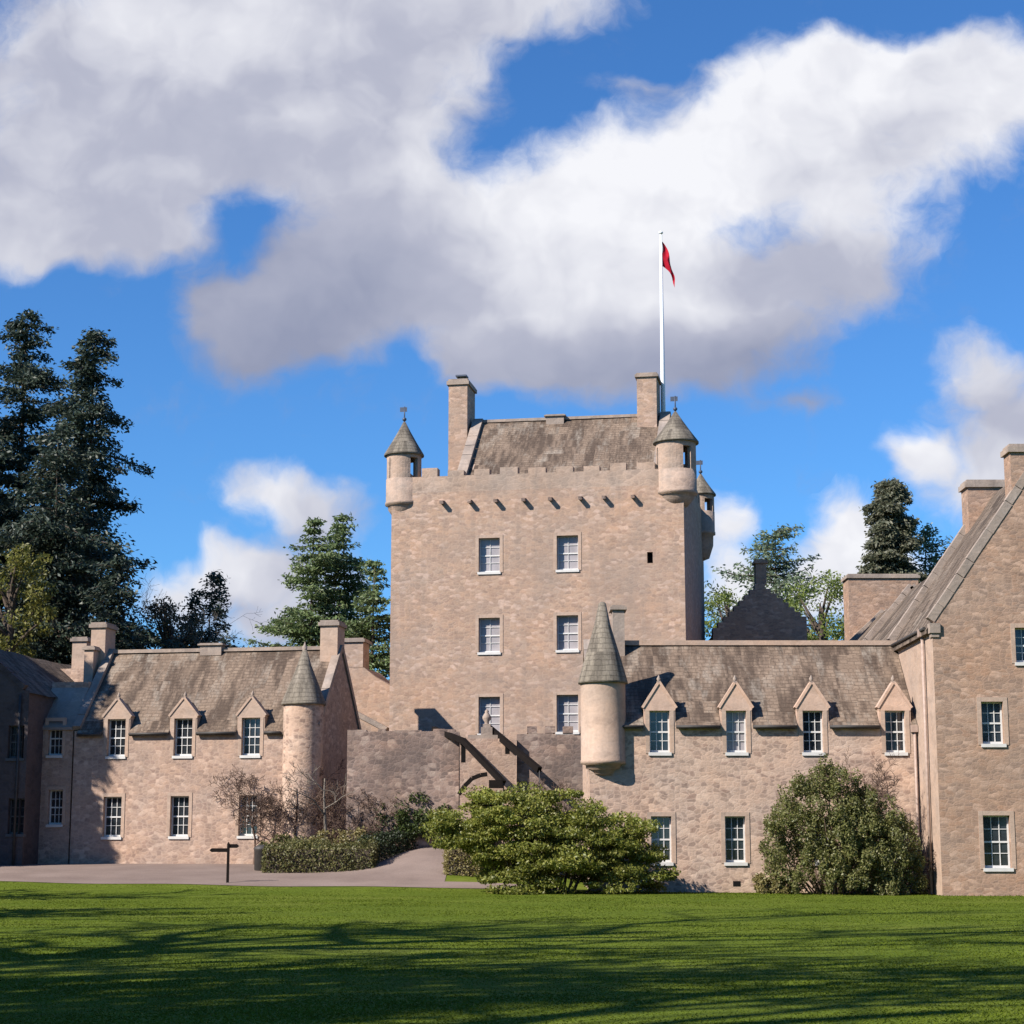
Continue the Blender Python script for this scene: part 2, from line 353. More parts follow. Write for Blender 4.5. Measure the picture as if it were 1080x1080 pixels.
# ------------------------------------------------------------------ mesh builder
class G:
    def __init__(s): s.v = []; s.f = []; s.uv = []; s.sm = []
    def face(s, pts, uv=None, smooth=False):
        pts = [Vector(p) for p in pts]
        i = len(s.v); s.v += [p[:] for p in pts]; s.f.append(tuple(range(i, i + len(pts)))); s.sm.append(smooth)
        if uv is None:
            n = Vector((0, 0, 0))
            for k in range(1, len(pts) - 1): n += (pts[k] - pts[0]).cross(pts[k + 1] - pts[0])
            if n.length < 1e-9: n = Vector((0, 0, 1))
            n.normalize()
            t = Vector((0, 0, 1)).cross(n)
            if t.length < .05: t = Vector((1, 0, 0))
            t.normalize(); b = n.cross(t)
            uv = [(p.dot(t) + 37.3 * abs(n.y), p.dot(b)) for p in pts]
        s.uv += uv
    def box(s, x0, x1, y0, y1, z0, z1, skip=''):
        p = lambda a, b, c: (x1 if a else x0, y1 if b else y0, z1 if c else z0)
        F = {'f': [p(0,0,0), p(1,0,0), p(1,0,1), p(0,0,1)], 'b': [p(1,1,0), p(0,1,0), p(0,1,1), p(1,1,1)],
             'l': [p(0,1,0), p(0,0,0), p(0,0,1), p(0,1,1)], 'r': [p(1,0,0), p(1,1,0), p(1,1,1), p(1,0,1)],
             't': [p(0,0,1), p(1,0,1), p(1,1,1), p(0,1,1)], 'd': [p(0,1,0), p(1,1,0), p(1,0,0), p(0,0,0)]}
        for k, q in F.items():
            if k not in skip: s.face(q)
        return s
    def extrude(s, poly, y0, y1, back=True):
        """polygon of (x,z), counter-clockwise seen from the front, pushed from y0 to y1"""
        s.face([(x, y0, z) for x, z in poly])
        if back: s.face([(x, y1, z) for x, z in reversed(poly)])
        n = len(poly)
        for i in range(n):
            a, b = poly[i], poly[(i + 1) % n]
            s.face([(a[0], y1, a[1]), (b[0], y1, b[1]), (b[0], y0, b[1]), (a[0], y0, a[1])])
        return s
    def extrude_x(s, poly, x0, x1):
        """polygon of (y,z) pushed from x0 to x1"""
        s.face([(x1, y, z) for y, z in poly]); s.face([(x0, y, z) for y, z in reversed(poly)])
        n = len(poly)
        for i in range(n):
            a, b = poly[i], poly[(i + 1) % n]
            s.face([(x0, a[0], a[1]), (x0, b[0], b[1]), (x1, b[0], b[1]), (x1, a[0], a[1])])
        return s
    def beam(s, a, b, w, h, up=(0, 0, 1)):
        a, b = Vector(a), Vector(b); d = (b - a).normalized()
        r = d.cross(Vector(up)).normalized(); u = r.cross(d)
        c = [(-w/2, -h/2), (w/2, -h/2), (w/2, h/2), (-w/2, h/2)]
        A = [a + r * x + u * y for x, y in c]; Bq = [b + r * x + u * y for x, y in c]
        for i in range(4):
            j = (i + 1) % 4; s.face([A[i], A[j], Bq[j], Bq[i]])
        s.face(A[::-1]); s.face(Bq)
        return s
    def tube(s, pts, rad, n=8, cap=True):
        pts = [Vector(p) for p in pts]; rings = []
        for i, p in enumerate(pts):
            d = (pts[min(i + 1, len(pts) - 1)] - pts[max(i - 1, 0)]).normalized()
            r = d.cross(Vector((0, 0, 1)))
            if r.length < .05: r = Vector((1, 0, 0))
            r.normalize(); u = r.cross(d)
            rr = rad[i] if isinstance(rad, (list, tuple)) else rad
            rings.append([p + (r * cos(2*pi*k/n) + u * sin(2*pi*k/n)) * rr for k in range(n)])
        for i in range(len(pts) - 1):
            for k in range(n):
                j = (k + 1) % n
                s.face([rings[i][k], rings[i][j], rings[i+1][j], rings[i+1][k]], smooth=True)
        if cap: s.face(rings[-1]); s.face(rings[0][::-1])
        return s
    def lathe(s, prof, c=(0, 0), n=28, a0=0, a1=2*pi):
        """profile of (radius, z) from bottom to top round the axis c"""
        for i in range(len(prof) - 1):
            (r0, z0), (r1, z1) = prof[i], prof[i + 1]
            for k in range(n):
                t0, t1 = a0 + (a1 - a0) * k / n, a0 + (a1 - a0) * (k + 1) / n
                R = max(r0, r1, .3)
                P = lambda r, t, z: (c[0] + r * cos(t), c[1] + r * sin(t), z)
                L = sqrt((r1 - r0) ** 2 + (z1 - z0) ** 2); L0 = z0 if abs(z1 - z0) > .2 * L else z0 + 5
                q = [P(r0, t0, z0), P(r0, t1, z0), P(r1, t1, z1), P(r1, t0, z1)]
                u = [(t0 * R, L0), (t1 * R, L0), (t1 * R, L0 + L), (t0 * R, L0 + L)]
                if r0 < 1e-4: q, u = q[1:], u[1:]
                elif r1 < 1e-4: q, u = q[:3], u[:3]
                s.face(q, u, smooth=True)
        return s
    def mesh(s, name):
        me = bpy.data.meshes.new(name); me.from_pydata(s.v, [], s.f)
        ul = me.uv_layers.new(name='UVMap')
        ul.data.foreach_set('uv', [c for p in s.uv for c in p])
        me.polygons.foreach_set('use_smooth', s.sm)
        if any(s.sm):
            import bmesh
            bm = bmesh.new(); bm.from_mesh(me); bmesh.ops.remove_doubles(bm, verts=bm.verts, dist=.0005); bm.to_mesh(me); bm.free()
            for e_ in me.edges: pass
        me.update()
        return me

def obj(name, g, mat, parent=None, loc=None):
    me = g.mesh(name) if isinstance(g, G) else g
    if mat is not None and not me.materials: me.materials.append(mat)
    o = bpy.data.objects.new(name, me); COL.objects.link(o)
    if parent: o.parent = parent
    if loc: o.location = loc
    return o
def tag(o, label=None, cat=None, group=None, kind=None):
    if label: o['label'] = label
    if cat: o['category'] = cat
    if group: o['group'] = group
    if kind: o['kind'] = kind
    return o
def thing(name, label, cat, loc=(0, 0, 0), rz=0, group=None):
    o = bpy.data.objects.new(name, None); COL.objects.link(o)
    o.location = loc; o.rotation_euler = (0, 0, rz); o.empty_display_size = .5
    return tag(o, label, cat, group)

class Frame:
    """upright plane of a facade: local x along it to the right, y inwards, z up"""
    def __init__(s, X, Y, Z, theta):
        s.o = Vector((X, Y, Z)); s.th = theta
        s.e = Vector((cos(theta), -sin(theta), 0)); s.n = Vector((sin(theta), cos(theta), 0))
    def hit(s, px, py, v=0.0):
        d = ray(px, py); c = Vector((0, 0, EYE))
        t = ((s.o + s.n * v) - c).dot(s.n) / d.dot(s.n)
        p = c + d * t - s.o
        return p.dot(s.e), p.z
    def x(s, px, py, v=0.0): return s.hit(px, py, v)[0]
    def z(s, px, py, v=0.0): return s.hit(px, py, v)[1]
    def thing(s, name, label, cat, group=None): return thing(name, label, cat, s.o, -s.th, group)

# ------------------------------------------------------------------ ground
def smooth(t): t = min(1, max(0, t)); return t * t * (3 - 2 * t)
def gh(x, y):
    ramp_ = .80 * smooth((y - 71.5) / 8) * math.exp(-((x + 3.2) / 2.6) ** 2) * (1 - smooth((y - 86) / 10))
    return ramp_ + .86 * smooth((y - 63) / 21) * (1 - smooth((x + 2.5) / 9)) + .04 * sin(x * .21 + 1) * sin(y * .13)* smooth((y-6)/10)

gx = [-2500, -900, -400, -200, -120] + [i * 1.5 - 70 for i in range(31)] + [i * .6 - 24 for i in range(64)] + [i * 1.5 + 15 for i in range(38)] + [120, 200, 400, 900, 2500]
gy = [-2500, -600, -200, -80, -30] + [i * 1.5 - 9 for i in range(49)] + [i * .6 + 64.2 for i in range(48)] + [i * 1.5 + 93.5 for i in range(30)] + [180, 300, 700, 1500, 3500]
g = G(); idx = {}
for j, y in enumerate(gy):
    for i, x in enumerate(gx):
        idx[i, j] = len(g.v); g.v.append((x, y, gh(x, y)))
for j in range(len(gy) - 1):
    for i in range(len(gx) - 1):
        q = (idx[i, j], idx[i+1, j], idx[i+1, j+1], idx[i, j+1]); g.f.append(q); g.sm.append(True)
        g.uv += [g.v[k][:2] for k in q]
tag(obj('ground', g, M['lawn']), 'mown green lawn stretching from the foreground to the castle', 'lawn', kind='structure')

def gravel_near(x): return 71.6 + (x + 19) * (68.2 - 71.6) / 19 + .25 * sin(x * .9) if x < 0 else 68.2
def gravel_far(x):
    if x < -2.5: return 90
    return max(gravel_near(x) + .02, 71.6 - .75 * max(0, x) - .12 * (x + 2.5))
g = G(); xs = [-60.1 + i * .6 for i in range(97)] + [-2.5 + i * .3 for i in range(15)]
for a, b in zip(xs[:-1], xs[1:]):
    n = 30; fm = gravel_far((a + b) / 2) if b <= -2.49 else None
    for k in range(n):
        q = []
        for x, t in ((a, k / n), (b, k / n), (b, (k + 1) / n), (a, (k + 1) / n)):
            y = gravel_near(x) + ((fm or gravel_far(x)) - gravel_near(x)) * t
            q.append((x, y, gh(x, y) + .014))
        g.face(q, smooth=True)
tag(obj('drive', g, M['gravel']), 'pinkish gravel drive along the far edge of the lawn', 'drive', kind='structure')

# ------------------------------------------------------------------ building kit
def wall_holes(g, x0, x1, z0, z1, holes, y=0.0, depth=.3, top=None):
    """front skin with rectangular openings and their reveals; holes are (xa,xb,za,zb)"""
    xs = sorted({x0, x1, *[h[0] for h in holes], *[h[1] for h in holes]})
    zs = sorted({z0, z1, *[min(h[2], z1) for h in holes], *[min(h[3], z1) for h in holes]})
    for a, b in zip(xs[:-1], xs[1:]):
        for c, d in zip(zs[:-1], zs[1:]):
            mx_, mz = (a + b) / 2, (c + d) / 2
            if any(h[0] < mx_ < h[1] and h[2] < mz < h[3] for h in holes): continue
            g.face([(a, y, c), (b, y, c), (b, y, d), (a, y, d)])
    for (a, b, c, d) in holes:
        dd = min(d, z1)
        g.face([(a, y, c), (a, y, dd), (a, y + depth, dd), (a, y + depth, c)])
        g.face([(b, y, c), (b, y + depth, c), (b, y + depth, dd), (b, y, dd)])
        g.face([(a, y, c), (a, y + depth, c), (b, y + depth, c), (b, y, c)])
        if d < z1 - 1e-6: g.face([(a, y, d), (b, y, d), (b, y + depth, d), (a, y + depth, d)])

WMESH = {}
def window(parent, xa, xb, za, zb, cols=3, rows=4, glass='pane', surround=True, top_surround=True, y=0.0, name='window', deep=.2, paint=('white', 'sill')):
    w, h = round(xb - xa, 3), round(zb - za, 3)
    key = (w, h, cols, rows, glass, surround, top_surround, deep, paint)
    if key not in WMESH:
        f = G(); d0, d1 = deep, deep + .07; e_ = .05
        f.box(0, e_, d0, d1, 0, h); f.box(w - e_, w, d0, d1, 0, h); f.box(e_, w - e_, d0, d1, h - e_, h); f.box(e_, w - e_, d0, d1, 0, .10)
        f.box(e_, w - e_, d0 + .004, d1 - .004, h / 2 - .03, h / 2 + .03)
        for i in range(1, cols):
            x = e_ + (w - 2 * e_) * i / cols
            f.box(x - .013, x + .013, d0 + .012, d1 - .012, .10, h - e_)
        for j in range(1, rows):
            if rows % 2 == 0 and j == rows // 2: continue
            z = .10 + (h - .10 - e_) * j / rows
            f.box(e_, w - e_, d0 + .016, d1 - .016, z - .012, z + .012)
        p = G(); p.face([(0, d1 - .02, 0), (w, d1 - .02, 0), (w, d1 - .02, h), (0, d1 - .02, h)])
        s_ = G(); s_.box(-.05, w + .05, -.06, deep - .002, -.10, .015)
        su = None
        if surround:
            su = G(); k = .15
            su.box(-k, -.002, -.022, .05, -.02, h + (k if top_surround else 0)); su.box(w + .002, w + k, -.022, .05, -.02, h + (k if top_surround else 0))
            if top_surround: su.box(-.001, w + .001, -.018, .05, h + .002, h + k)
        WMESH[key] = [f.mesh(name), p.mesh('pane'), s_.mesh('sill'), su.mesh('surround') if su else None]
    f, p, s_, su = WMESH[key]
    o = obj(name, f, M[paint[0]], parent, (xa, y, za))
    obj('pane', p, M[glass], o); obj('sill', s_, M[paint[1]], o)
    if su: obj('surround', su, M['dressed'], o)
    return o

def sag(u, v): return .030 * sin(u * .9 + 1.3) * sin(v * 1.1) + .018 * sin(u * 2.3 + v * 1.7) + .01 * sin(u * 5.1 + 2 * v)
def roof_slope(g, x0, x1, y_e, z_e, y_r, z_r, cuts=(), over=.16, step=.5, thick=.11):
    """one slope from the eaves (y_e,z_e) to the ridge (y_r,z_r), with openings (xa,xb,depth) at dormers"""
    sl = (z_r - z_e) / (y_r - y_e); sg = 1 if y_r > y_e else -1
    br = sorted({x0, x1, *[c[0] for c in cuts], *[c[1] for c in cuts]})
    xs = []
    for a, b in zip(br[:-1], br[1:]):
        n = max(1, int((b - a) / step)); xs += [a + (b - a) * i / n for i in range(n)]
    xs.append(x1)
    vs = [-over, .0] + ([.4] if cuts else []) ; L = abs(y_r - y_e); n = max(2, int(L / step)); v0 = vs[-1]
    vs += [v0 + (L - v0) * i / n for i in range(1, n + 1)]
    P = lambda x, v: (x, y_e + sg * v, z_e + abs(sl) * v + sag(x, v) * (1 if 0 < v < L else .5) + .02)
    for a, b in zip(xs[:-1], xs[1:]):
        cut = any(c[0] - 1e-6 < (a + b) / 2 < c[1] + 1e-6 for c in cuts)
        for c, d in zip(vs[:-1], vs[1:]):
            if cut and d <= .4 + 1e-6: continue
            q = [P(a, c), P(b, c), P(b, d), P(a, d)]
            g.face(q if sg > 0 else q[::-1])
        if not cut:
            A, B_ = Vector(P(a, -over)), Vector(P(b, -over)); t = Vector((0, 0, -thick))
            q = [A + t, B_ + t, B_, A]; g.face(q if sg > 0 else q[::-1])
            C, D = Vector(P(a, .02)) + t, Vector(P(b, .02)) + t
            q = [A + t, C, D, B_ + t]; g.face(q if sg > 0 else q[::-1])

def ring_sector(g, c, ro, ri, z0, z1, a0, a1, n=6):
    P = lambda r, t, z: (c[0] + r * cos(t), c[1] + r * sin(t), z)
    for k in range(n):
        t0, t1 = a0 + (a1 - a0) * k / n, a0 + (a1 - a0) * (k + 1) / n
        g.face([P(ro, t0, z0), P(ro, t1, z0), P(ro, t1, z1), P(ro, t0, z1)], [(t0*ro, z0), (t1*ro, z0), (t1*ro, z1), (t0*ro, z1)])
        g.face([P(ri, t1, z0), P(ri, t0, z0), P(ri, t0, z1), P(ri, t1, z1)])
        g.face([P(ro, t0, z1), P(ro, t1, z1), P(ri, t1, z1), P(ri, t0, z1)])
        g.face([P(ri, t0, z0), P(ri, t1, z0), P(ro, t1, z0), P(ro, t0, z0)])
    for t, fl in ((a0, 0), (a1, 1)):
        q = [P(ri, t, z0), P(ro, t, z0), P(ro, t, z1), P(ri, t, z1)]
        g.face(q[::-1] if fl else q)

def chimney(parent, xa, xb, ya, yb, z0, z1, mat, pots=0, cap=.2, name='chimney', capmat='coping'):
    g = G(); g.box(xa, xb, ya, yb, z0, z1 - cap)
    o = obj(name, g, M[mat], parent)
    k = G(); k.box(xa - .09, xb + .09, ya - .09, yb + .09, z1 - cap, z1 - cap * .35); k.box(xa - .02, xb + .02, ya - .02, yb + .02, z1 - cap * .35, z1)
    obj('cap', k, M[capmat], o)
    for i in range(pots):
        x = xa + (xb - xa) * (i + .5) / pots
        p = G(); p.lathe([(.13, z1), (.15, z1 + .05), (.11, z1 + .12), (.115, z1 + .38), (.14, z1 + .42), (.10, z1 + .45), (.02, z1 + .40)], (x, (ya + yb) / 2), 10)
        obj('pot', p, M['clay'], o)
    return o

def skews(par, x, ys, zs, yr, zr, w=.34, h=.2):
    """coping stones up both slopes of an end gable standing at x, from the eaves (ys,zs) to the ridge"""
    for (y0, z0), (y1, z1) in (((ys[0], zs[0]), (yr, zr)), ((ys[1], zs[1]), (yr, zr))):
        n = 7; g = G()
        for i in range(n):
            t0, t1 = i / n, (i + .985) / n
            j = .018 * sin(i * 7.3 + x)
            g.beam((x, y0 + (y1 - y0) * t0, z0 + (z1 - z0) * t0 + .12 + j), (x, y0 + (y1 - y0) * t1, z0 + (z1 - z0) * t1 + .12 + j), w, h)
        obj('skew', g, M['coping'], par)

def dormer(parent, xa, xb, z_eave, z_lint, z_apex, slope, mat='pedi', side=.20):
    """wallhead dormer: stone jambs and pediment flush with the facade, small slated roof running back"""
    g = G(); t = .34
    g.box(xa - side, xa, 0, t, z_eave, z_lint, 'b'); g.box(xb, xb + side, 0, t, z_eave, z_lint, 'b')
    hw = (xb - xa) / 2 + side; xm = (xa + xb) / 2
    poly = [(xa - side, z_lint), (xb + side, z_lint), (xb + side + .03, z_lint + .12), (xm + .07, z_apex - .05), (xm, z_apex), (xm - .07, z_apex - .05), (xa - side - .03, z_lint + .12)]
    g.extrude(poly, -.02, t)
    o = obj('dormer', g, M[mat], parent)
    back = (z_lint - z_eave) / slope + .5
    for x in (xa - side + .01, xb + side - .01):
        sgn = -1 if x < xm else 1
        c = G(); c.box(min(x, x - sgn * .12), max(x, x - sgn * .12), t, back, z_eave - .1, z_lint + .1)
        obj('cheek', c, M['wing'], o)
    for sgn in (-1, 1):                                         # skew stones of the pediment
        k = G(); k.beam((xm + sgn * (hw + .05), .15, z_lint + .10), (xm + sgn * .03, .15, z_apex + .03), .42, .09)
        obj('coping', k, M[mat], o)
    f = G(); zr = z_apex - .08; yb = (zr - z_eave) / slope + .2; ye = (z_lint + .1 - z_eave) / slope + .2
    for sgn in (-1, 1):
        q = [(xm + sgn * (hw + .05), t, z_lint + .10), (xm + sgn * (hw + .05), ye, z_lint + .10), (xm, yb, zr), (xm, t, zr)]
        f.face(q if sgn > 0 else q[::-1])
    obj('roof', f, M['slate_d'], o)
    b = G(); b.box(xm - .07, xm + .07, .04, .2, z_apex + .02, z_apex + .1); b.lathe([(.05, z_apex + .1), (.08, z_apex + .18), (.03, z_apex + .27), (.0, z_apex + .33)], (xm, .12), 8)
    obj('finial', b, M['coping'], o)
    return o

# ------------------------------------------------------------------ tower house
TH = radians(10)
W_T = 13.82
FT = Frame(-5.70, 88.4, .3, TH)
tow = FT.thing('tower_house', 'tall square pink stone tower with corner turrets and six windows behind the other buildings', 'tower')
D_T = 12.0
zsp = FT.z(560, 516)                                   # foot of the weathered parapet band
zpar = FT.z(560, 499)
wins = [(505, 527, a, b) for a, b in ((567, 604), (651, 689), (735, 774))] + [(587, 610, a, b) for a, b in ((565, 601), (649, 686), (733, 772))]
holes = []
for (a, b, c, d) in wins:
    xa, zb = FT.hit(a, c); xb, za = FT.hit(b, d)
    xm = (xa + xb) / 2; hh = 1.62 if c < 730 else 1.7
    holes.append((xm - .5, xm + .5, (za + zb) / 2 - hh / 2, (za + zb) / 2 + hh / 2))
sx, sz = FT.hit(685.5, 588)
slit = (sx - .13, sx + .13, sz - .26, sz + .26)
g = G()
wall_holes(g, 0, W_T, -1.5, zsp, holes + [slit], 0, .32)
g.face([(W_T, 0, -1.5), (W_T, D_T, -1.5), (W_T, D_T, zsp), (W_T, 0, zsp)])
g.face([(0, D_T, -1.5), (0, 0, -1.5), (0, 0, zsp), (0, D_T, zsp)])
g.face([(W_T, D_T, -1.5), (0, D_T, -1.5), (0, D_T, zsp), (W_T, D_T, zsp)])
obj('wall', g, M['tower'], tow)
for h in holes: window(tow, *h, 2, 4, 'blind', y=0, deep=.24)
s = G(); s.face([(slit[0], .3, slit[2]), (slit[1], .3, slit[2]), (slit[1], .3, slit[3]), (slit[0], .3, slit[3])]); obj('slit_window', s, M['void'], tow)
# parapet: a wall ring with merlons
g = G(); pt = .55
g.box(0, W_T, 0, pt, zsp, zpar, 'd'); g.box(0, W_T, D_T - pt, D_T, zsp, zpar, '')
g.box(0, pt, pt, D_T - pt, zsp, zpar, 'fb'); g.box(W_T - pt, W_T, pt, D_T - pt, zsp, zpar, 'fb')
rnd = random.Random(4)
x = 1.45
while x < W_T - 1.8:
    w = .78 + rnd.uniform(-.06, .08); hh = .30 + rnd.uniform(-.06, .05)
    if x < 1.7: hh += .16
    g.box(x, x + w, 0, pt - .01, zpar + .001, zpar + hh)
    x += w + .50
y = 1.6
while y < D_T - 1.6:
    g.box(W_T - pt + .01, W_T, y, y + .8, zpar + .001, zpar + .5); g.box(0, pt - .01, y, y + .8, zpar + .001, zpar + .5); y += 1.3
obj('parapet', g, M['tower_top'], tow)
fl = G(); fl.box(.5, W_T - .5, .5, D_T - .5, zsp + .1, zsp + .25); obj('wall_walk', fl, M['slate_d'], tow)
for px in (467, 496, 523.5, 553, 581, 612.5, 637.5, 668):
    x, z = FT.hit(px, 530.5 - (px - 467) * .03)
    g = G(); g.beam((x, .1, z + .05), (x, -.36, z - .02), .17, .15)
    obj('water_spout', g, M['old'], tow)
# cap house with its gabled roof and two chimneys
ca, cb = 2.95, 12.55; cy0, cy1, cyr = 1.15, D_T - 1.15, D_T / 2
ze = zpar - .35; zr = FT.z(590, 443, cyr)
g = G()
g.box(ca, cb, cy0, cy1, zsp + .2, ze, 'td')
for xg, t in ((ca, .5), (cb, -.5)):
    g.extrude_x([(cy0, ze), (cy1, ze), (cyr, zr - .05)], min(xg, xg + t), max(xg, xg + t))
obj('cap_house', g, M['tower_top'], tow)
g = G(); roof_slope(g, ca + .2, cb - .2, cy0, ze, cyr, zr, over=.15); roof_slope(g, ca + .2, cb - .2, cy1, ze, cyr, zr, over=.15)
rf = obj('roof', g, M['slate'], tow)
g = G(); g.beam((ca + .2, cyr, zr + .06), (cb - .2, cyr, zr + .06), .28, .14); obj('ridge', g, M['coping'], tow)
skews(tow, ca + .05, (cy0, cy1), (ze, ze), cyr, zr, .5, .26); skews(tow, cb - .05, (cy0, cy1), (ze, ze), cyr, zr, .5, .26)
xa, z1 = FT.hit(477.5, 405, cyr); xb, _ = FT.hit(497, 405, cyr)
chimney(tow, xa, xb, cyr - 1.0, cyr + 1.0, zsp + .3, z1, 'tower', 0, .3)
g = G(); xm = (xa + xb) / 2
g.box(xm - .2, xm + .2, cyr - .2, cyr + .2, z1, z1 + .22); g.box(xm - .28, xm + .28, cyr - .28, cyr + .28, z1 + .32, z1 + .40)
for sx_ in (-.17, .17): g.box(xm + sx_ - .03, xm + sx_ + .03, cyr - .03, cyr + .03, z1 + .22, z1 + .32)
obj('cowl', g, M['bluemetal'], tow)
xa, z1 = FT.hit(673.5, 398, cyr); xb, _ = FT.hit(694, 398, cyr)
chimney(tow, xa, xb, cyr - .9, cyr + .9, zsp + .3, z1, 'tower', 0, .22)
xa, zz = FT.hit(582, 438, cyr); chimney(tow, xa - .25, xa + .65, cyr - .3, cyr + .3, zr - .3, zr + .24, 'coping', 0, .1)

def bartizan(px0, px1, py_low, py_drum, py_open0, py_open1, py_eave, py_apex, v, opens, red=False):
    """corbelled corner turret: rounded foot, drum, open stage, conical roof"""
    x0, _ = FT.hit(px0, py_drum, v); x1, _ = FT.hit(px1, py_drum, v)
    cx, r = (x0 + x1) / 2, (x1 - x0) / 2
    zl, zd, zo0, zo1, zE, zA = [FT.z((px0 + px1) / 2, q, v - (r if k < 5 else 0)) for k, q in enumerate((py_low, py_drum, py_open0, py_open1, py_eave, py_apex))]
    c = (cx, v)
    g = G()
    g.lathe([(.02, zl - .25), (r * .55, zl - .1), (r * .86, zl + (zd - zl) * .45), (r * .88, zd - .14), (r * 1.04, zd - .10), (r * 1.04, zd + .03), (r, zd + .06), (r, zo0), (r * .72, zo0 + .001), (0, zo0)], c, 32)
    o = obj('bartizan', g, M['tower_top'], tow)
    st = G(); last = None
    for (a0, a1) in opens: ring_sector(st, c, r * .985, r * .76, zo0 + .002, zo1, radians(a0), radians(a1), 8)
    ring_sector(st, c, r * .985, r * .76, zo1, zE, 0, 2 * pi, 32)
    obj('lantern_wall', st, M['tower_top'], o)
    k = G(); k.lathe([(r * .8, zE - .02), (r * 1.13, zE - .03), (r * 1.13, zE + .05), (r * .74, zE + (zA - zE) * .36), (r * .36, zE + (zA - zE) * .70), (.05, zA), (0, zA + .01)], c, 32)
    obj('conical_roof', k, M['cone'], o)
    f = G(); f.tube([(cx, v, zA - .05), (cx, v, zA + .75)], .03, 6); f.lathe([(.0, zA), (.1, zA + .08), (.1, zA + .16), (0, zA + .25)], c, 10); f.box(cx - .22, cx + .12, v - .012, v + .012, zA + .50, zA + .72)
    obj('weathervane', f, M['bluemetal'], o)
    return o
# post sectors are in local degrees: 270 faces the viewer
bartizan(407.5, 444, 541, 528, 503, 481, 477, 445, .62, [(205, 228), (232, 305), (335, 360), (0, 60), (120, 160)])
bartizan(692, 735, 528, 516, 493, 469, 463, 434, .55, [(190, 204), (212, 296), (322, 360), (0, 60), (120, 160)])
bartizan(726, 754, 585, 560, 538, 525, 520, 500, D_T - .45, [(200, 290), (335, 360), (0, 60), (120, 160)])

# flagpole and flag
fx, fz1 = FT.hit(695.5, 246, cyr + .2)
_, fz0 = FT.hit(695.5, 445, cyr + .2)
pp = FT.o + FT.e * fx + FT.n * (cyr + .9)
fp = thing('flagpole', 'tall white flagpole rising beside the right chimney of the tower', 'flagpole', (pp.x, pp.y, FT.o.z))
hz = fz1 + .15
g = G(); g.tube([(0, 0, fz0 - 1.5), (0, 0, fz0 + 2), (0, 0, hz)], [.13, .115, .065], 12); obj('pole', g, M['pole'], fp)
g = G(); g.lathe([(.0, hz), (.11, hz + .06), (.12, hz + .13), (.0, hz + .22)], (0, 0), 10); obj('truck', g, M['pole'], fp)
g = G(); nu, nv = 16, 14
def fpt(i, j):
    s_, t = i / nu, j / nv                              # s along the fly, t down the hoist
    drop = 1.15 * s_ ** 1.15
    x = .07 + 1.0 * s_ * (1 - .35 * s_) + .05 * sin(t * 6 + s_ * 5)
    y = .16 * sin(s_ * 9 + t * 1.5) * s_ + .05 * sin(t * 8)
    return (x * (.75 + .25 * t) , y, hz - .35 - t * (1.3 - .12 * s_) - drop * 1.15)
for i in range(nu):
    for j in range(nv):
        g.face([fpt(i, j + 1), fpt(i + 1, j + 1), fpt(i + 1, j), fpt(i, j)], smooth=True)
fo = obj('flag', g, M['flag']); fo.location = (pp.x, pp.y, FT.o.z)
tag(fo, 'red flag hanging limp from the top of the tall white pole', 'flag')

# ------------------------------------------------------------------ long wing right of centre
FW = Frame(at(622, 850, 68).x, 68.0, -.15, 0)
wing = FW.thing('dormered_wing', 'long low stone wing with four pedimented dormers and a round corner turret', 'building')
XR = at(988.5, 800, 65).x - FW.o.x - .004                        # left wall of the tall house
zE = FW.z(800, 762); WR = 3.3; zR = FW.z(800, 680, WR)
sl = (zR - zE) / WR
up = [(696, 751, 794), (777, 750, 793.5), (858, 750, 793), (945, 749, 793)]
lo = [(697.5, 864, 909), (775.5, 864, 910), (864, 864, 910), (945, 864, 910)]
hU = [(FW.x(a, 790) - .36, FW.x(a, 790) + .36, FW.z(a, c), FW.z(a, b)) for a, b, c in up]
hU = [(a, b, hU[0][2], hU[0][2] + 1.5) for a, b, _, _ in hU]
hL = [(FW.x(a, 880) - .36, FW.x(a, 880) + .36, FW.z(a, c), FW.z(a, b)) for a, b, c in lo]
hL = [(a, b, hL[1][2], hL[1][2] + 1.62) for a, b, _, _ in hL]
g = G(); wall_holes(g, 0, XR, -1, zE, hU + hL, 0, .3)
g.face([(0, 2 * WR, -1), (0, 0, -1), (0, 0, zE), (0, WR, zR - .1), (0, 2 * WR, zE)])
g.face([(XR + 3, 2 * WR, -1), (0, 2 * WR, -1), (0, 2 * WR, zE), (XR + 3, 2 * WR, zE)])
vx, vz = FW.hit(777, 932)
obj('wall', g, M['wing'], wing)
v = G(); v.box(vx - .13, vx + .13, -.012, .05, vz - .09, vz + .09); obj('vent', v, M['void'], wing)
for k_, h in enumerate(hU): window(wing, *h, 3, 4, 'blind' if k_ == 1 else 'pane', True, False)
for h in hL: window(wing, *h, 3, 4, 'pane')
cuts = []
for (a, b, c, d) in hU:
    cuts.append((a - .22, b + .22))
    dormer(wing, a, b, zE, d, FW.z(777, 721), sl)
g = G(); roof_slope(g, .15, XR - .02, 0, zE, WR, zR, cuts); roof_slope(g, .15, XR + 3, 2 * WR, zE, WR, zR)
obj('roof', g, M['slate'], wing)
g = G(); g.beam((.15, WR, zR + .06), (XR + 2, WR, zR + .06), .3, .18); obj('ridge', g, M['dressed'], wing)
skews(wing, .12, (0, 2 * WR), (zE, zE), WR, zR, .36, .24)
xs_ = [.2] + [q for c in cuts for q in c] + [XR - .1]
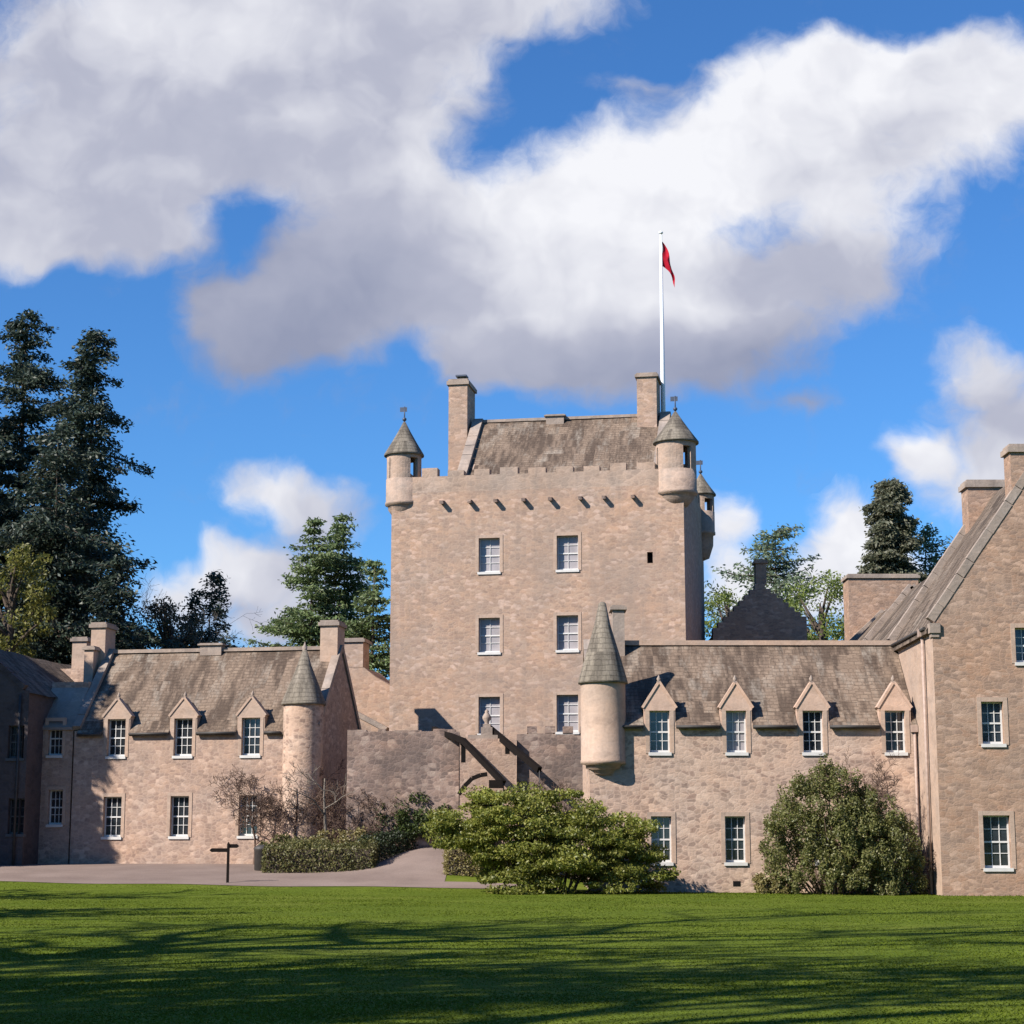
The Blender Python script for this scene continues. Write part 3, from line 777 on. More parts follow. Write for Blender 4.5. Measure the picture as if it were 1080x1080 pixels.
for a, b in zip(xs_[0::2], xs_[1::2]):
    if b - a > .3:
        g = G(); g.tube([(a, -.19, zE - .16), (b, -.19, zE - .16)], .055, 8); obj('gutter', g, M['pipe'], wing)
xa = FW.x(644, 660, WR); xb = FW.x(655, 660, WR)
chimney(wing, xa + .05, xb + .1, WR - .55, WR + .45, zR - 1.2, FW.z(650, 640, WR), 'coping', 0, .18)
# turret
tx, tz0 = FW.hit(637, 806, -.5); r = (FW.x(661, 760, 0) - FW.x(613.5, 760, 0)) / 2
tc_ = (tx + .02, .22)
zc = FW.z(637, 719, 0)
g = G(); zb = FW.z(637, 803, -.6)
g.lathe([(.05, zb - .55), (r * .5, zb - .42), (r * .55, zb - .28), (r * .78, zb - .22), (r * .8, zb - .10), (r * 1.02, zb - .06), (r * 1.02, zb + .06), (r, zb + .08), (r, zc)], tc_, 36)
t = obj('turret', g, M['dressed'], wing)
g = G(); zA = FW.z(637, 636, 0)
g.lathe([(r * .9, zc - .06), (r * 1.11, zc - .06), (r * 1.11, zc + .02), (r * .74, zc + (zA - zc) * .37), (r * .37, zc + (zA - zc) * .72), (r * .17, zA), (r * .1, zA + .06), (0, zA + .08)], tc_, 36)
obj('conical_roof', g, M['cone'], t)
pxx = FW.x(966, 800, -.1)
g = G(); g.tube([(XR - .12, -.10, zE - .3), (XR - .12, -.10, 0)], .05, 8); g.box(XR - .25, XR - .02, -.2, -.02, zE - .35, zE - .1); obj('drainpipe', g, M['pipe_pale'], wing)

# ------------------------------------------------------------------ tall gabled house on the right
FR = Frame(at(988.5, 800, 65).x, 65.0, -.2, 0)
rh = FR.thing('gabled_house', 'tall stone house with a steep gable end facing the lawn at the right edge', 'house')
zE = FR.z(985, 658); HWd = FR.x(1096, 520); WD = 2 * HWd
zR = FR.z(1090, 488); DB = 7.2
wn_ = [(1046, 740, 785, 23), (1050.5, 860, 916, 28), (1082, 662, 699, 24), (1150, 740, 785, 23), (1150, 860, 916, 28)]
H = []
for cx, a, b, w in wn_:
    xm, z1 = FR.hit(cx, a); _, z0 = FR.hit(cx, b); hw = w * 65 / 2000 / 2
    H.append((xm - hw, xm + hw, z0, z1))
g = G()
low = [h for h in H if h[3] < zE]; hi = [h for h in H if h[3] >= zE]
wall_holes(g, 0, WD, -1, zE, H, 0, .3)
# gable triangle built in strips round the attic window
for (a, b, c, d) in (hi or [(HWd, HWd, zE, zE)]):
    gz = lambda x: zE + (zR - zE) * (1 - abs(x - HWd) / HWd)
    xs_ = sorted({0, a, b, HWd, WD})
    for p, q in zip(xs_[:-1], xs_[1:]):
        m_ = (p + q) / 2
        if a < m_ < b:
            g.face([(p, 0, d), (q, 0, d), (q, 0, gz(q)), (p, 0, gz(p))])
            if c > zE: g.face([(p, 0, zE), (q, 0, zE), (q, 0, c), (p, 0, c)])
        else:
            pts = [(p, 0, zE), (q, 0, zE), (q, 0, gz(q)), (p, 0, gz(p))]
            if gz(p) - zE < 1e-6: pts = pts[:3]
            elif gz(q) - zE < 1e-6: pts = [pts[0], pts[1], pts[3]]
            g.face(pts)
    if not hi: continue
    z0_ = max(c, zE)
    g.face([(a, 0, z0_), (a, 0, d), (a, .3, d), (a, .3, z0_)]); g.face([(b, 0, z0_), (b, .3, z0_), (b, .3, d), (b, 0, d)]); g.face([(a, 0, d), (b, 0, d), (b, .3, d), (a, .3, d)])
g.face([(WD, 0, -1), (WD, DB, -1), (WD, DB, zE), (WD, 0, zE)])
g.face([(WD, DB, -1), (0, DB, -1), (0, DB, zE), (HWd, DB, zR), (WD, DB, zE)])
obj('wall', g, M['right'], rh)
g = G(); g.face([(0, DB, -1), (0, 0, -1), (0, 0, zE), (0, DB, zE)]); obj('side_wall', g, M['dressed'], rh)
for h, (cx, a, b, w) in zip(H, wn_): window(rh, *h, 3, 4, 'pane')
g = G()
for sgn, ex in ((1, 0), (-1, WD)):
    n = 12; sc_ = (zR - zE) / HWd
    for i in range(n):
        for j in range(12):
            t0, t1 = i / n, (i + 1) / n; y0, y1 = .2 + (DB - .3) * j / 12, .2 + (DB - .3) * (j + 1) / 12
            o_ = -.16 if i == 0 else 0
            P = lambda t, y, o2=0: (ex + sgn * (HWd * t + o2), y, zE + (zR - zE) * t + o2 * sc_ + sag(y, t * 6) + .03)
            q = [P(t0, y1, o_), P(t0, y0, o_), P(t1, y0), P(t1, y1)]
            g.face(q if sgn > 0 else q[::-1])
    A, B_ = Vector(P(0, .2, -.16)), Vector(P(0, DB - .1, -.16)); t_ = Vector((0, 0, -.12)); i_ = Vector((sgn * .2, 0, 0))
    q = [B_ + t_, A + t_, A, B_]; g.face(q if sgn > 0 else q[::-1])
    q = [A + t_, B_ + t_, B_ + t_ + i_, A + t_ + i_]; g.face(q if sgn > 0 else q[::-1])
obj('roof', g, M['slate_d'], rh)
def skews_x(par, y, xl, xr, ze, zr, w=.36, h=.24, n=11, mat='coping'):
    xm = (xl + xr) / 2
    for x0 in (xl, xr):
        g = G()
        for i in range(n):
            t0, t1 = i / n, (i + .985) / n; j = .02 * sin(i * 5.1 + y)
            g.beam((x0 + (xm - x0) * t0, y, ze + (zr - ze) * t0 + .14 + j), (x0 + (xm - x0) * t1, y, ze + (zr - ze) * t1 + .14 + j), w, h)
        obj('skew', g, M[mat], par)
skews_x(rh, .14, -.04, WD + .04, zE, zR, .34, .28)
skews_x(rh, DB - .1, -.02, WD + .02, zE, zR, .4, .3)
g = G(); g.box(-.1, .26, -.10, .34, zE - .32, zE + .02); g.box(-.05, .22, -.05, .30, zE - .46, zE - .322); obj('skewputt', g, M['coping'], rh)
xa = FR.x(1066, 490); chimney(rh, xa, 2 * HWd - xa, .02, .9, zR - 1.8, FR.z(1090, 468), 'right', 0, .3)
xa, z1 = FR.hit(1016, 509, DB - .3); xb, _ = FR.hit(1056, 509, DB - .3)
chimney(rh, xa, xb, DB - .9, DB + .1, zR - 2.2, z1, 'right', 0, .3)
g = G(); y_ = 1.2; g.tube([(-.10, y_, zE - .25), (-.10, y_, 0)], .055, 8); g.box(-.24, -.01, y_ - .13, y_ + .13, zE - .32, zE - .06); obj('drainpipe', g, M['pipe_pale'], rh)
g = G(); g.tube([(-.17, .5, zE - .10), (-.17, DB - .2, zE - .10)], .06, 8); obj('gutter', g, M['pipe'], rh)

# lower range behind the tall house
FB = Frame(FR.o.x, FR.o.y + DB + .02, -.2, 0)
rb = FB.thing('rear_range', 'lower slated range running back behind the tall gabled house, broad chimney at its end', 'building')
d1, d2 = 14.5, 22
zR1 = FB.z(948, 622, d1); zE1 = zR1 - 4.6; w1_ = HWd * 1.0
g = G(); g.box(0, 2 * w1_, 0, d1, -1, zE1, 'td'); g.extrude([(0, zE1), (2 * w1_, zE1), (w1_, zR1)], d1 - .4, d1)
zR2 = FB.z(911, 648, d2); zE2 = zR2 - 3.6
g.box(.3, 2 * w1_, d1, d2, -1, zE2, 'td'); g.extrude([(.3, zE2), (2 * w1_, zE2), (w1_, zR2)], d2 - .4, d2)
obj('wall', g, M['right'], rb)
g = G()
for (ya, yb, zr, ze, x0) in ((0, d1 - .1, zR1, zE1, 0), (d1, d2 - .1, zR2, zE2, .3)):
    n = 8
    for sgn, ex in ((1, x0), (-1, 2 * w1_)):
        hw = w1_ - x0 if sgn > 0 else w1_
        for i in range(n):
            for j in range(10):
                P = lambda t, y: (ex + sgn * hw * t, y, ze + (zr - ze) * t + sag(y, t * 5) + .03)
                y0, y1 = ya + (yb - ya) * j / 10, ya + (yb - ya) * (j + 1) / 10
                q = [P(i / n, y1), P(i / n, y0), P((i + 1) / n, y0), P((i + 1) / n, y1)]
                g.face(q if sgn > 0 else q[::-1])
obj('roof', g, M['slate_d'], rb)
skews_x(rb, d1 - .15, 0, 2 * w1_, zE1, zR1, .4, .3)
skews_x(rb, d2 - .15, .3, 2 * w1_, zE2, zR2, .4, .3)
xa, z1 = FB.hit(891, 608, d2 + 1); xb, _ = FB.hit(964, 608, d2 + 1)
chimney(rb, xa, xb, d2 + .05, d2 + 1.6, 0, z1, 'right', 0, .22)

# ------------------------------------------------------------------ left house with turret
FL = Frame(at(76, 840, 83).x, 83.0, .75, TH)
lh = FL.thing('left_house', 'two storey stone house with three dormers and a round stair turret at its right corner', 'house')
LW = FL.x(334, 840); LR = 3.6
zE = FL.z(180, 770); zR = FL.z(230, 687, LR); sl = (zR - zE) / LR; zr_ = zR
up = [(122, 758, 800), (192.5, 757.5, 799.5), (264, 757, 799)]; lo = [(117.5, 841, 885), (188.5, 841, 884.5), (261, 839, 884)]
hU = []; hL = []
for a, b, c in up:
    x, z0 = FL.hit(a, c - 2); hU.append((x - .41, x + .41, z0, z0 + 1.62))
for a, b, c in lo:
    x, z0 = FL.hit(a, c - 2); hL.append((x - .41, x + .41, z0, z0 + 1.72))
g = G(); wall_holes(g, 0, LW, -1.5, zE, hU + hL, 0, .3)
g.face([(0, 2 * LR, -1.5), (0, 0, -1.5), (0, 0, zE), (0, LR, zR - .1), (0, 2 * LR, zE)])
g.face([(LW, 0, -1.5), (LW, 2 * LR, -1.5), (LW, 2 * LR, zE), (LW, LR, zR - .1), (LW, 0, zE)])
g.face([(LW, 2 * LR, -1.5), (0, 2 * LR, -1.5), (0, 2 * LR, zE), (LW, 2 * LR, zE)])
obj('wall', g, M['left'], lh)
cuts = []
for h in hU:
    window(lh, *h, 3, 4, 'pane', True, False); cuts.append((h[0] - .22, h[1] + .22))
    dormer(lh, h[0], h[1], zE, h[3], FL.z(192, 737), sl, 'dressed')
for h in hL: window(lh, *h, 3, 4, 'pane')
g = G(); roof_slope(g, .15, LW - .15, 0, zE, LR, zR, cuts); roof_slope(g, .15, LW - .15, 2 * LR, zE, LR, zR)
obj('roof', g, M['slate'], lh)
g = G(); g.beam((.15, LR, zR + .06), (LW - .15, LR, zR + .06), .3, .16); obj('ridge', g, M['coping'], lh)
skews(lh, .1, (0, 2 * LR), (zE, zE), LR, zR, .36, .26); skews(lh, LW - .1, (0, 2 * LR), (zE, zE), LR, zR, .36, .26)
xs_ = [.2] + [q for c in cuts for q in c] + [FL.x(297, 780)]
for a, b in zip(xs_[0::2], xs_[1::2]):
    g = G(); g.tube([(a, -.19, zE - .16), (b, -.19, zE - .16)], .055, 8); obj('gutter', g, M['pipe'], lh)
xa, z1 = FL.hit(102, 658, LR); xb, _ = FL.hit(117, 658, LR)
chimney(lh, xa, xb, LR - .6, LR + .6, zR - 1.2, z1, 'dressed', 0, .25)
xa, z1 = FL.hit(92, 682, LR - .9); xb, _ = FL.hit(102, 682, LR - .9)
chimney(lh, xa, xb - .02, LR - 1.2, LR - .1, zR - 2, z1, 'dressed', 0, .18)
xa, z1 = FL.hit(332, 656, LR); xb, _ = FL.hit(350, 656, LR)
chimney(lh, LW - (xb - xa) - .02, LW - .02, LR - .6, LR + .6, zR - 1.4, z1, 'dressed', 0, .25)
xa, z1 = FL.hit(213, 679, LR); chimney(lh, xa, xa + 1.0, LR - .25, LR + .25, zR - .2, z1, 'coping', 0, .1)
r = (FL.x(338, 780) - FL.x(297, 780)) / 2; cx = FL.x(317.5, 780); tc_ = (cx, .30); zc = FL.z(318, 741, -.4); zA = FL.z(318, 685, .3)
g = G(); g.lathe([(r, -1.5), (r, zc)], tc_, 36); t = obj('turret', g, M['wing'], lh)
g = G(); g.lathe([(r * .9, zc - .06), (r * 1.12, zc - .06), (r * 1.12, zc + .02), (r * .72, zc + (zA - zc) * .37), (r * .36, zc + (zA - zc) * .70), (r * .1, zA), (0, zA + .02)], tc_, 36); obj('conical_roof', g, M['cone'], t)
g = G(); g.lathe([(.1, zA - .05), (.12, zA + .1), (.05, zA + .2), (0, zA + .35)], tc_, 10); obj('finial', g, M['coping'], t)

# link between the left house and the shaded house
FK = Frame(*(FL.o + FL.e * FL.x(36, 800)).to_tuple(), TH)
lk = FK.thing('link_building', 'narrow stone link with a pale lean-to roof between the shaded house and the left house', 'building')
KW = FK.x(76, 800) - .02
zt = FK.z(60, 765); zt2 = FK.z(70, 726, 1.6)
k1 = FK.hit(57, 797); k2 = FK.hit(57, 870)
hk = [(k1[0] - .33, k1[0] + .33, k1[1], k1[1] + 1.5), (k2[0] - .33, k2[0] + .33, k2[1], k2[1] + 1.5)]
g = G(); wall_holes(g, 0, KW, -1.5, zt, hk, .05, .3)
g.face([(KW, .05, -1.5), (KW, 3, -1.5), (KW, 3, zt2), (KW, 1.6, zt2), (KW, .05, zt)])
g.face([(0, 1.6, zt2), (KW, 1.6, zt2), (KW, 1.6, zt2 + .28), (0, 1.6, zt2 + .28)]); g.box(0, KW, 1.6, 3, zt2, zt2 + .28, 'fd')
obj('wall', g, M['left'], lk)
for h in hk: window(lk, *h, 3, 4, 'pane', True, True, .05)
g = G(); roof_slope(g, 0, KW, .05, zt, 1.6, zt2, (), .1); obj('roof', g, M['coping'], lk)

# shaded house at the left edge, projecting towards the lawn
PJ = 2.1
FD = Frame(*(FL.o - FL.n * PJ + FL.e * (FL.x(44, 800) )).to_tuple(), TH)
dh = FD.thing('shaded_house', 'stone house in deep shade at the left edge of the lawn, shade deepened by its colour', 'house')
dw = 5.2; zE = FD.z(44, 728); zR = FD.z(-8, 678)
DD = 13
hd = []
for cxp, cyp, hh in ((16, 800, 1.4), (16, 880, 1.5)):
    x, z = FD.hit(cxp, cyp); hd.append((x - .36, x + .36, z, z + hh))
g = G(); wall_holes(g, -dw, 0, -1.5, zE, hd, 0, .3)
g.face([(0, 0, -1.5), (0, DD, -1.5), (0, DD, zE), (0, 0, zE)]); g.face([(-dw, DD, -1.5), (-dw, 0, -1.5), (-dw, 0, zE), (-dw, DD, zE)])
g.extrude([(-dw, zE), (0, zE), (-dw / 2, zR)], 0, .4); g.extrude([(-dw, zE), (0, zE), (-dw / 2, zR)], DD - .4, DD)
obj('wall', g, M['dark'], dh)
for h in hd: window(dh, *h, 3, 4, 'pane', False, paint=('shadepaint', 'shadepaint'))
g = G(); n = 8
for sgn, ex in ((1, -dw), (-1, 0)):
    for i in range(n):
        for j in range(18):
            o0 = -.14 if i == 0 else 0
            P = lambda t, y, o2=0: (ex + sgn * (dw / 2 * t + o2), y, zE + (zR - zE) * t + o2 * (zR - zE) / (dw / 2) + sag(y, t * 5) + .03)
            y0, y1 = .1 + (DD - .2) * j / 18, .1 + (DD - .2) * (j + 1) / 18
            q = [P(i / n, y1, o0), P(i / n, y0, o0), P((i + 1) / n, y0), P((i + 1) / n, y1)]
            g.face(q if sgn > 0 else q[::-1])
obj('roof', g, M['slate_d'], dh)
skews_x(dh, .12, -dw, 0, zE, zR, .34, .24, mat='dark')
g = G(); g.tube([(-.12, -.09, zE - .2), (-.12, -.09, -.3)], .055, 8); obj('drainpipe', g, M['pipe'], dh)
xa, z1 = FL.hit(74, 671, 6.5); xb, _ = FL.hit(89, 671, 6.5)
q0 = FL.o + FL.e * xa + FL.n * 6.5
FC = Frame(q0.x, q0.y, .8, TH)
bc = FC.thing('rear_gable', 'small rear wall with a stubby pale chimney showing above the roofs at left', 'building')
g = G(); g.box(-.6, 2.2, 0, 3, -1.5, FC.z(80, 705), ''); obj('wall', g, M['left'], bc)
chimney(bc, 0, xb - xa, .3, 1.2, FC.z(80, 705), FC.z(80, 671), 'dressed', 0, .22)

# ------------------------------------------------------------------ curtain wall, gateway and drawbridge
FCW = Frame(at(366, 800, 80).x, 80.0, .7, 0)
cw = FCW.thing('curtain_wall', 'weathered grey curtain wall below the tower, left of the drawbridge', 'wall')
zt = FCW.z(440, 770)
def ragged(g, x0, x1, z0, z1, y0, y1, seed, amp=.07, step=.45):
    rr = random.Random(seed); x = x0; zz = z1
    top = []
    while x < x1:
        w = min(step * rr.uniform(.7, 1.3), x1 - x); h = z1 + rr.uniform(-amp, amp)
        top.append((x, min(x + w, x1), h)); x += w
    g.box(x0, x1, y0, y1, z0, z1 - amp * 1.6, 't')
    for (a, b, h) in top: g.box(a, b, y0, y1, z1 - amp * 1.6, h, 'd')
x1 = FCW.x(484, 800)
g = G(); ragged(g, 0, x1, -2, zt, 0, .9, 3); obj('wall', g, M['old'], cw)
FC2 = Frame(at(545, 800, 80).x, 80.0, .5, 0)
cw2 = FC2.thing('curtain_wall', 'short dark crenellated curtain wall between the gateway and the hanging turret', 'wall')
g = G(); x1 = FC2.x(632, 800); zt2 = FC2.z(580, 775)
ragged(g, 0, x1, -2, zt2, 0, .9, 5); obj('wall', g, M['old'], cw2)
g = G()
for px in (556, 575, 594, 612): x = FC2.x(px, 770); g.box(x, x + .42, .05, .8, zt2 + .08, zt2 + .36)
obj('merlon', g, M['old'], cw2)
FG = Frame(at(485, 800, 79.6).x, 79.6, .7, 0)
gw = FG.thing('gateway', 'pale stone gateway carrying the drawbridge beams, stone finial on top', 'gateway')
gx1 = FG.x(544, 800); zg = FG.z(510, 779)
za_ = FG.z(510, 852)
arch = []
ax0, ax1 = FG.x(497, 850), FG.x(529, 850); am = (ax0 + ax1) / 2; ar = (ax1 - ax0) / 2; asp = za_ + .15
g = G()
g.box(0, ax0, 0, 1.3, -2, zg); g.box(ax1, gx1, 0, 1.3, -2, zg)
pts = [(am + ar * cos(pi * k / 12), asp + ar * sin(pi * k / 12)) for k in range(13)]
for k in range(12):
    (p, zp), (q, zq) = pts[k], pts[k + 1]
    g.face([(q, 0, zq), (p, 0, zp), (p, 0, zg), (q, 0, zg)]); g.face([(p, 1.3, zp), (q, 1.3, zq), (q, 1.3, zg), (p, 1.3, zg)])
    g.face([(p, 0, zp), (q, 0, zq), (q, 1.3, zq), (p, 1.3, zp)])
g.face([(ax0, 0, zg), (ax1, 0, zg), (ax1, 1.3, zg), (ax0, 1.3, zg)])
obj('wall', g, M['left'], gw)
g = G(); g.box(ax0 - .15, ax1 + .15, .1, 1.0, zg + .002, zg + .16); g.box(am - .24, am + .24, .3, .9, zg + .162, zg + .5); obj('coping', g, M['coping'], gw)
for px in (488.5, 535):
    x, z0 = FG.hit(px, 804 if px < 500 else 795); _, z1 = FG.hit(px, 783)
    s = G(); s.box(x - .09, x + .09, -.01, .1, z0, z1); obj('beam_slot', s, M['void'], gw)
g = G(); z = zg + .5; g.box(am - .16, am + .16, .42, .78, z, z + .14)
g.lathe([(.10, z + .14), (.09, z + .22), (.18, z + .36), (.185, z + .45), (.12, z + .56), (.07, z + .62), (.09, z + .68), (0, z + .78)], (am, .6), 14); obj('finial', g, M['coping'], gw)
door = G(); door.box(ax0, ax1, .7, .8, -1, asp + ar); obj('door', door, M['timber'], gw)
db = thing('drawbridge', 'dark timber drawbridge with two slanting lifting beams in front of the gateway', 'drawbridge', (0, 0, 0))
bw = .30
y0, y1 = 79.7, 77.0
A = at(457, 769, 80.6); K = at(488, 781, 79.4); E = at(531, 826, 77.2)
g = G(); g.beam(A, K, .2, .22); g.beam(K + Vector((0, 0, .02)), E, .2, .22); obj('lifting_beam', g, M['timber'], db)
A2 = at(516, 768, 80.4); E2 = at(569, 812, 77.4)
g = G(); g.beam(A2, E2, .2, .24); obj('lifting_beam', g, M['timber'], db)
g = G(); p_ = [at(484, 838, 77.6), at(490, 829, 77.6), at(498, 821, 77.6), at(507, 817.5, 77.6), at(514, 816.5, 77.6)]
for a, b in zip(p_[:-1], p_[1:]): g.beam(a, b, .14, .17)
obj('arched_brace', g, M['timber'], db)
c = at(523, 827, 77.3); g = G(); g.box(c.x - .28, c.x + .28, c.y - .2, c.y + .2, c.z - .16, c.z + .16); obj('counterweight', g, M['timber'], db)
for q in (E, E2):
    g = G(); g.tube([q, (q.x, q.y, 1.6)], .025, 6); obj('chain', g, M['pipe'], db)
g = G(); g.box(-2.6, .9, 78.2, 79.58, 1.55, 1.70); obj('deck', g, M['timber'], db)

# gabled range between the left house and the tower
FQ = Frame(at(357, 720, 89.75).x, 89.75, .7, TH)
gr = FQ.thing('stub_range', 'lit stone gable with a square chimney between the left house and the tower', 'building')
def qp(px, py): return FQ.hit(px, py)
xl = 0; xr = qp(411.5, 720)[0]
poly = [(xl, -2), (xr, -2), (xr, qp(411, 723)[1]), (qp(396, 714)[0], qp(396, 714)[1]), (qp(384, 704)[0], qp(384, 704)[1]), (xl, qp(357, 704)[1])]
g = G(); g.extrude(poly, 0, 3.2); obj('wall', g, M['tower'], gr)
xa, z1 = qp(360, 673); xb, _ = qp(383, 673)
chimney(gr, xa, xb, .02, 1.2, qp(357, 704)[1], z1, 'tower', 0, .2)
a, b = qp(368, 748), qp(410, 770)
g = G(); g.beam((a[0], -.3, a[1]), (b[0], -.3, b[1]), .5, .22); obj('coping', g, M['coping'], gr)
g = G(); g.extrude([(a[0], -2), (b[0], -2), (b[0], b[1] - .1), (a[0], a[1] - .1)], -.5, -.01); obj('buttress', g, M['tower'], gr)

# crow-stepped house in the tower's shadow
FS = Frame(at(752, 670, 95).x, 95.0, 0, 0)
cs = FS.thing('crow_stepped_house', 'dark crow stepped gable in the shadow of the tower, above the long roof', 'house')
xl, xr = 0, FS.x(851, 660); xm = FS.x(802, 640); zb_ = FS.z(800, 676); zs = FS.z(800, 616)
poly = [(xl, -1), (xr, -1)]; n = 7
zr0 = FS.z(850, 655)
right = []; zz = zr0
for i in range(n + 1):
    x = xr + (xm + .25 - xr) * i / n; z = zr0 + (zs - zr0) * (i + 1) / (n + 1)
    right += [(x, right[-1][1] if right else z), (x, z)] if i else [(x, z)]
zl0 = FS.z(755, 668); left = []
for i in range(n + 2):
    x = xl + (xm - .25 - xl) * i / (n + 1); z = zl0 + (zs - zl0) * (i + 1) / (n + 2)
    left += [(x, left[-1][1]), (x, z)] if i else [(x, z)]
poly += right + left[::-1]
g = G(); g.extrude(poly, 0, .7); g.box(xl + .1, xr - .1, .7, 7, -1, min(zl0, zr0)); obj('gable_wall', g, M['right'], cs)
g = G()
for ex in (xl, xr):
    q = [(ex, 7, zl0 - .1), (ex, .71, zl0 - .1), (xm, .71, zs - .3), (xm, 7, zs - .3)]; g.face(q if ex == xl else q[::-1])
obj('roof', g, M['slate_d'], cs)
xa, z1 = FS.hit(797, 590); xb, _ = FS.hit(808, 590)
chimney(cs, xa, xb, .0, .8, zs + .002, z1, 'right', 0, .2, capmat='right')

# ------------------------------------------------------------------ plants
def np_mesh(name, V, Q):
    me = bpy.data.meshes.new(name); n, m_ = len(V), len(Q); k = Q.shape[1]
    me.vertices.add(n); me.vertices.foreach_set('co', V.astype(np.float32).ravel())
    me.loops.add(m_ * k); me.loops.foreach_set('vertex_index', Q.astype(np.int32).ravel())
    me.polygons.add(m_); me.polygons.foreach_set('loop_start', (np.arange(m_) * k).astype(np.int32))
    me.polygons.foreach_set('loop_total', np.full(m_, k, np.int32))
    me.update(calc_edges=True); return me
def unit(a): return a / np.maximum(np.linalg.norm(a, axis=1, keepdims=True), 1e-9)
def leaves(name, C, L, Wd, rng, axis=None, jitter=1.0):
    """one small pointed leaf face per centre; axis leads its long direction"""
    n = len(C)
    a = rng.normal(size=(n, 3)) * jitter
    if axis is not None: a = a * .6 + axis
    a = unit(a); b = unit(np.cross(a, rng.normal(size=(n, 3))))
    l = (L * rng.uniform(.6, 1.3, (n, 1))); w = (Wd * rng.uniform(.6, 1.3, (n, 1)))
    V = np.empty((n, 4, 3)); V[:, 0] = C - a * l / 2; V[:, 1] = C + b * w / 2; V[:, 2] = C + a * l / 2; V[:, 3] = C - b * w / 2
    return np_mesh(name, V.reshape(-1, 3), np.arange(n * 4).reshape(n, 4))
def lobes(rng, n, size, per, flat=.6, fill=.5):
    """leaf centres in n clumps whose centres are given by size() -> (point, radius)"""
    out = []
    for i in range(n):
        p, r = size(i)
        d = unit(rng.normal(size=(per, 3))); rad = rng.uniform(fill, 1, (per, 1)) ** .6
        out.append(np.array(p) + d * rad * r * np.array([1, 1, flat]))
    return np.concatenate(out)

def conifer(label, px, top, Y, base_r, seed, mat='fir', clear=.12, power=.85, dens=1., droop=.35, group=None, gap=.25, tip=.25, name='conifer', blunt=0.0, pos=None, leaf=.32, rag=1.0, jit=1.0):
    rng = np.random.default_rng(seed)
    p = at(px, top, Y) if pos is None else Vector(pos); Y = p.y; bz = gh(p.x, Y); H = p.z - bz
    o = thing(name, label, 'tree', (p.x, Y, bz), 0, group)
    g = G(); n = 10; lean = rng.normal(size=2) * .25
    g.tube([(lean[0] * sin(i / n * 3), lean[1] * sin(i / n * 2.2), H * i / n * .97) for i in range(n + 1)], [max(.03, H * .0135 * (1 - i / n * .95)) for i in range(n + 1)], 8)
    C = []; A = []; step = max(.42, H / 60); z = H * clear
    lump = lambda t: 1 + rag * .30 * sin(t * 27 + seed) + rag * .22 * sin(t * 58 + seed * 2)
    while z < H * .985:
        t = min(1, max(0, (z / H - clear) / (1 - clear)))
        prof = max((1 - t) ** power, 0) * (1 - blunt) + blunt * sqrt(max(0, 1 - t ** 2.6))
        R = base_r * prof * (.5 + .5 * min(1, t / .12)) * lump(t) + tip
        k = int(rng.integers(5, 8))
        for j in range(k):
            if rng.random() < gap * (.4 + t * .3): continue
            ang = rng.uniform(0, 2 * pi); L = R * (rng.uniform(.5, 1.0) if rng.random() < .72 else rng.uniform(1.0, 1.0 + .32 * rag))
            d = np.array([cos(ang), sin(ang), 0])
            dr_ = droop * rng.uniform(.5, 1.5); up_ = .1 + rng.uniform(-.15, .18) * jit
            q = lambda s: d * L * s + np.array([0, 0, L * (up_ * s - dr_ * s * s + .16 * s ** 4)])
            if L > .8:
                pts = [(q(s) + [0, 0, z]) for s in (0, .35, .7, 1)]
                g.tube([tuple(x_) for x_ in pts], [.02 + .018 * L, .02 + .012 * L, .02 + .005 * L, .012], 4, False)
            m_ = max(3, int(L / .26 * dens))
            for s in np.linspace(.15 if t > .4 else .3, 1.02, m_):
                c = q(s) + np.array([0, 0, z]); wd = L * .17 * (1.15 - s * .75) + .09
                kk = int(12 * dens) + 2
                side = np.array([-d[1], d[0], 0])
                off = rng.normal(size=(kk, 1)) * wd * side + rng.normal(size=(kk, 3)) * np.array([.13, .13, .15 * jit]) - np.array([0, 0, .08])
                C.append(c + off); A.append(np.tile(d * .8 + np.array([0, 0, -.35]), (kk, 1)) + np.sign(off @ side)[:, None] * side * .7)
        z += step * rng.uniform(.75, 1.25)
    obj('trunk', g, M['bark'], o)
    C = np.concatenate(C); A = np.concatenate(A)
    me = leaves('crown', C, leaf, leaf * .38, rng, A); obj('crown', me, M[mat], o)
    return o

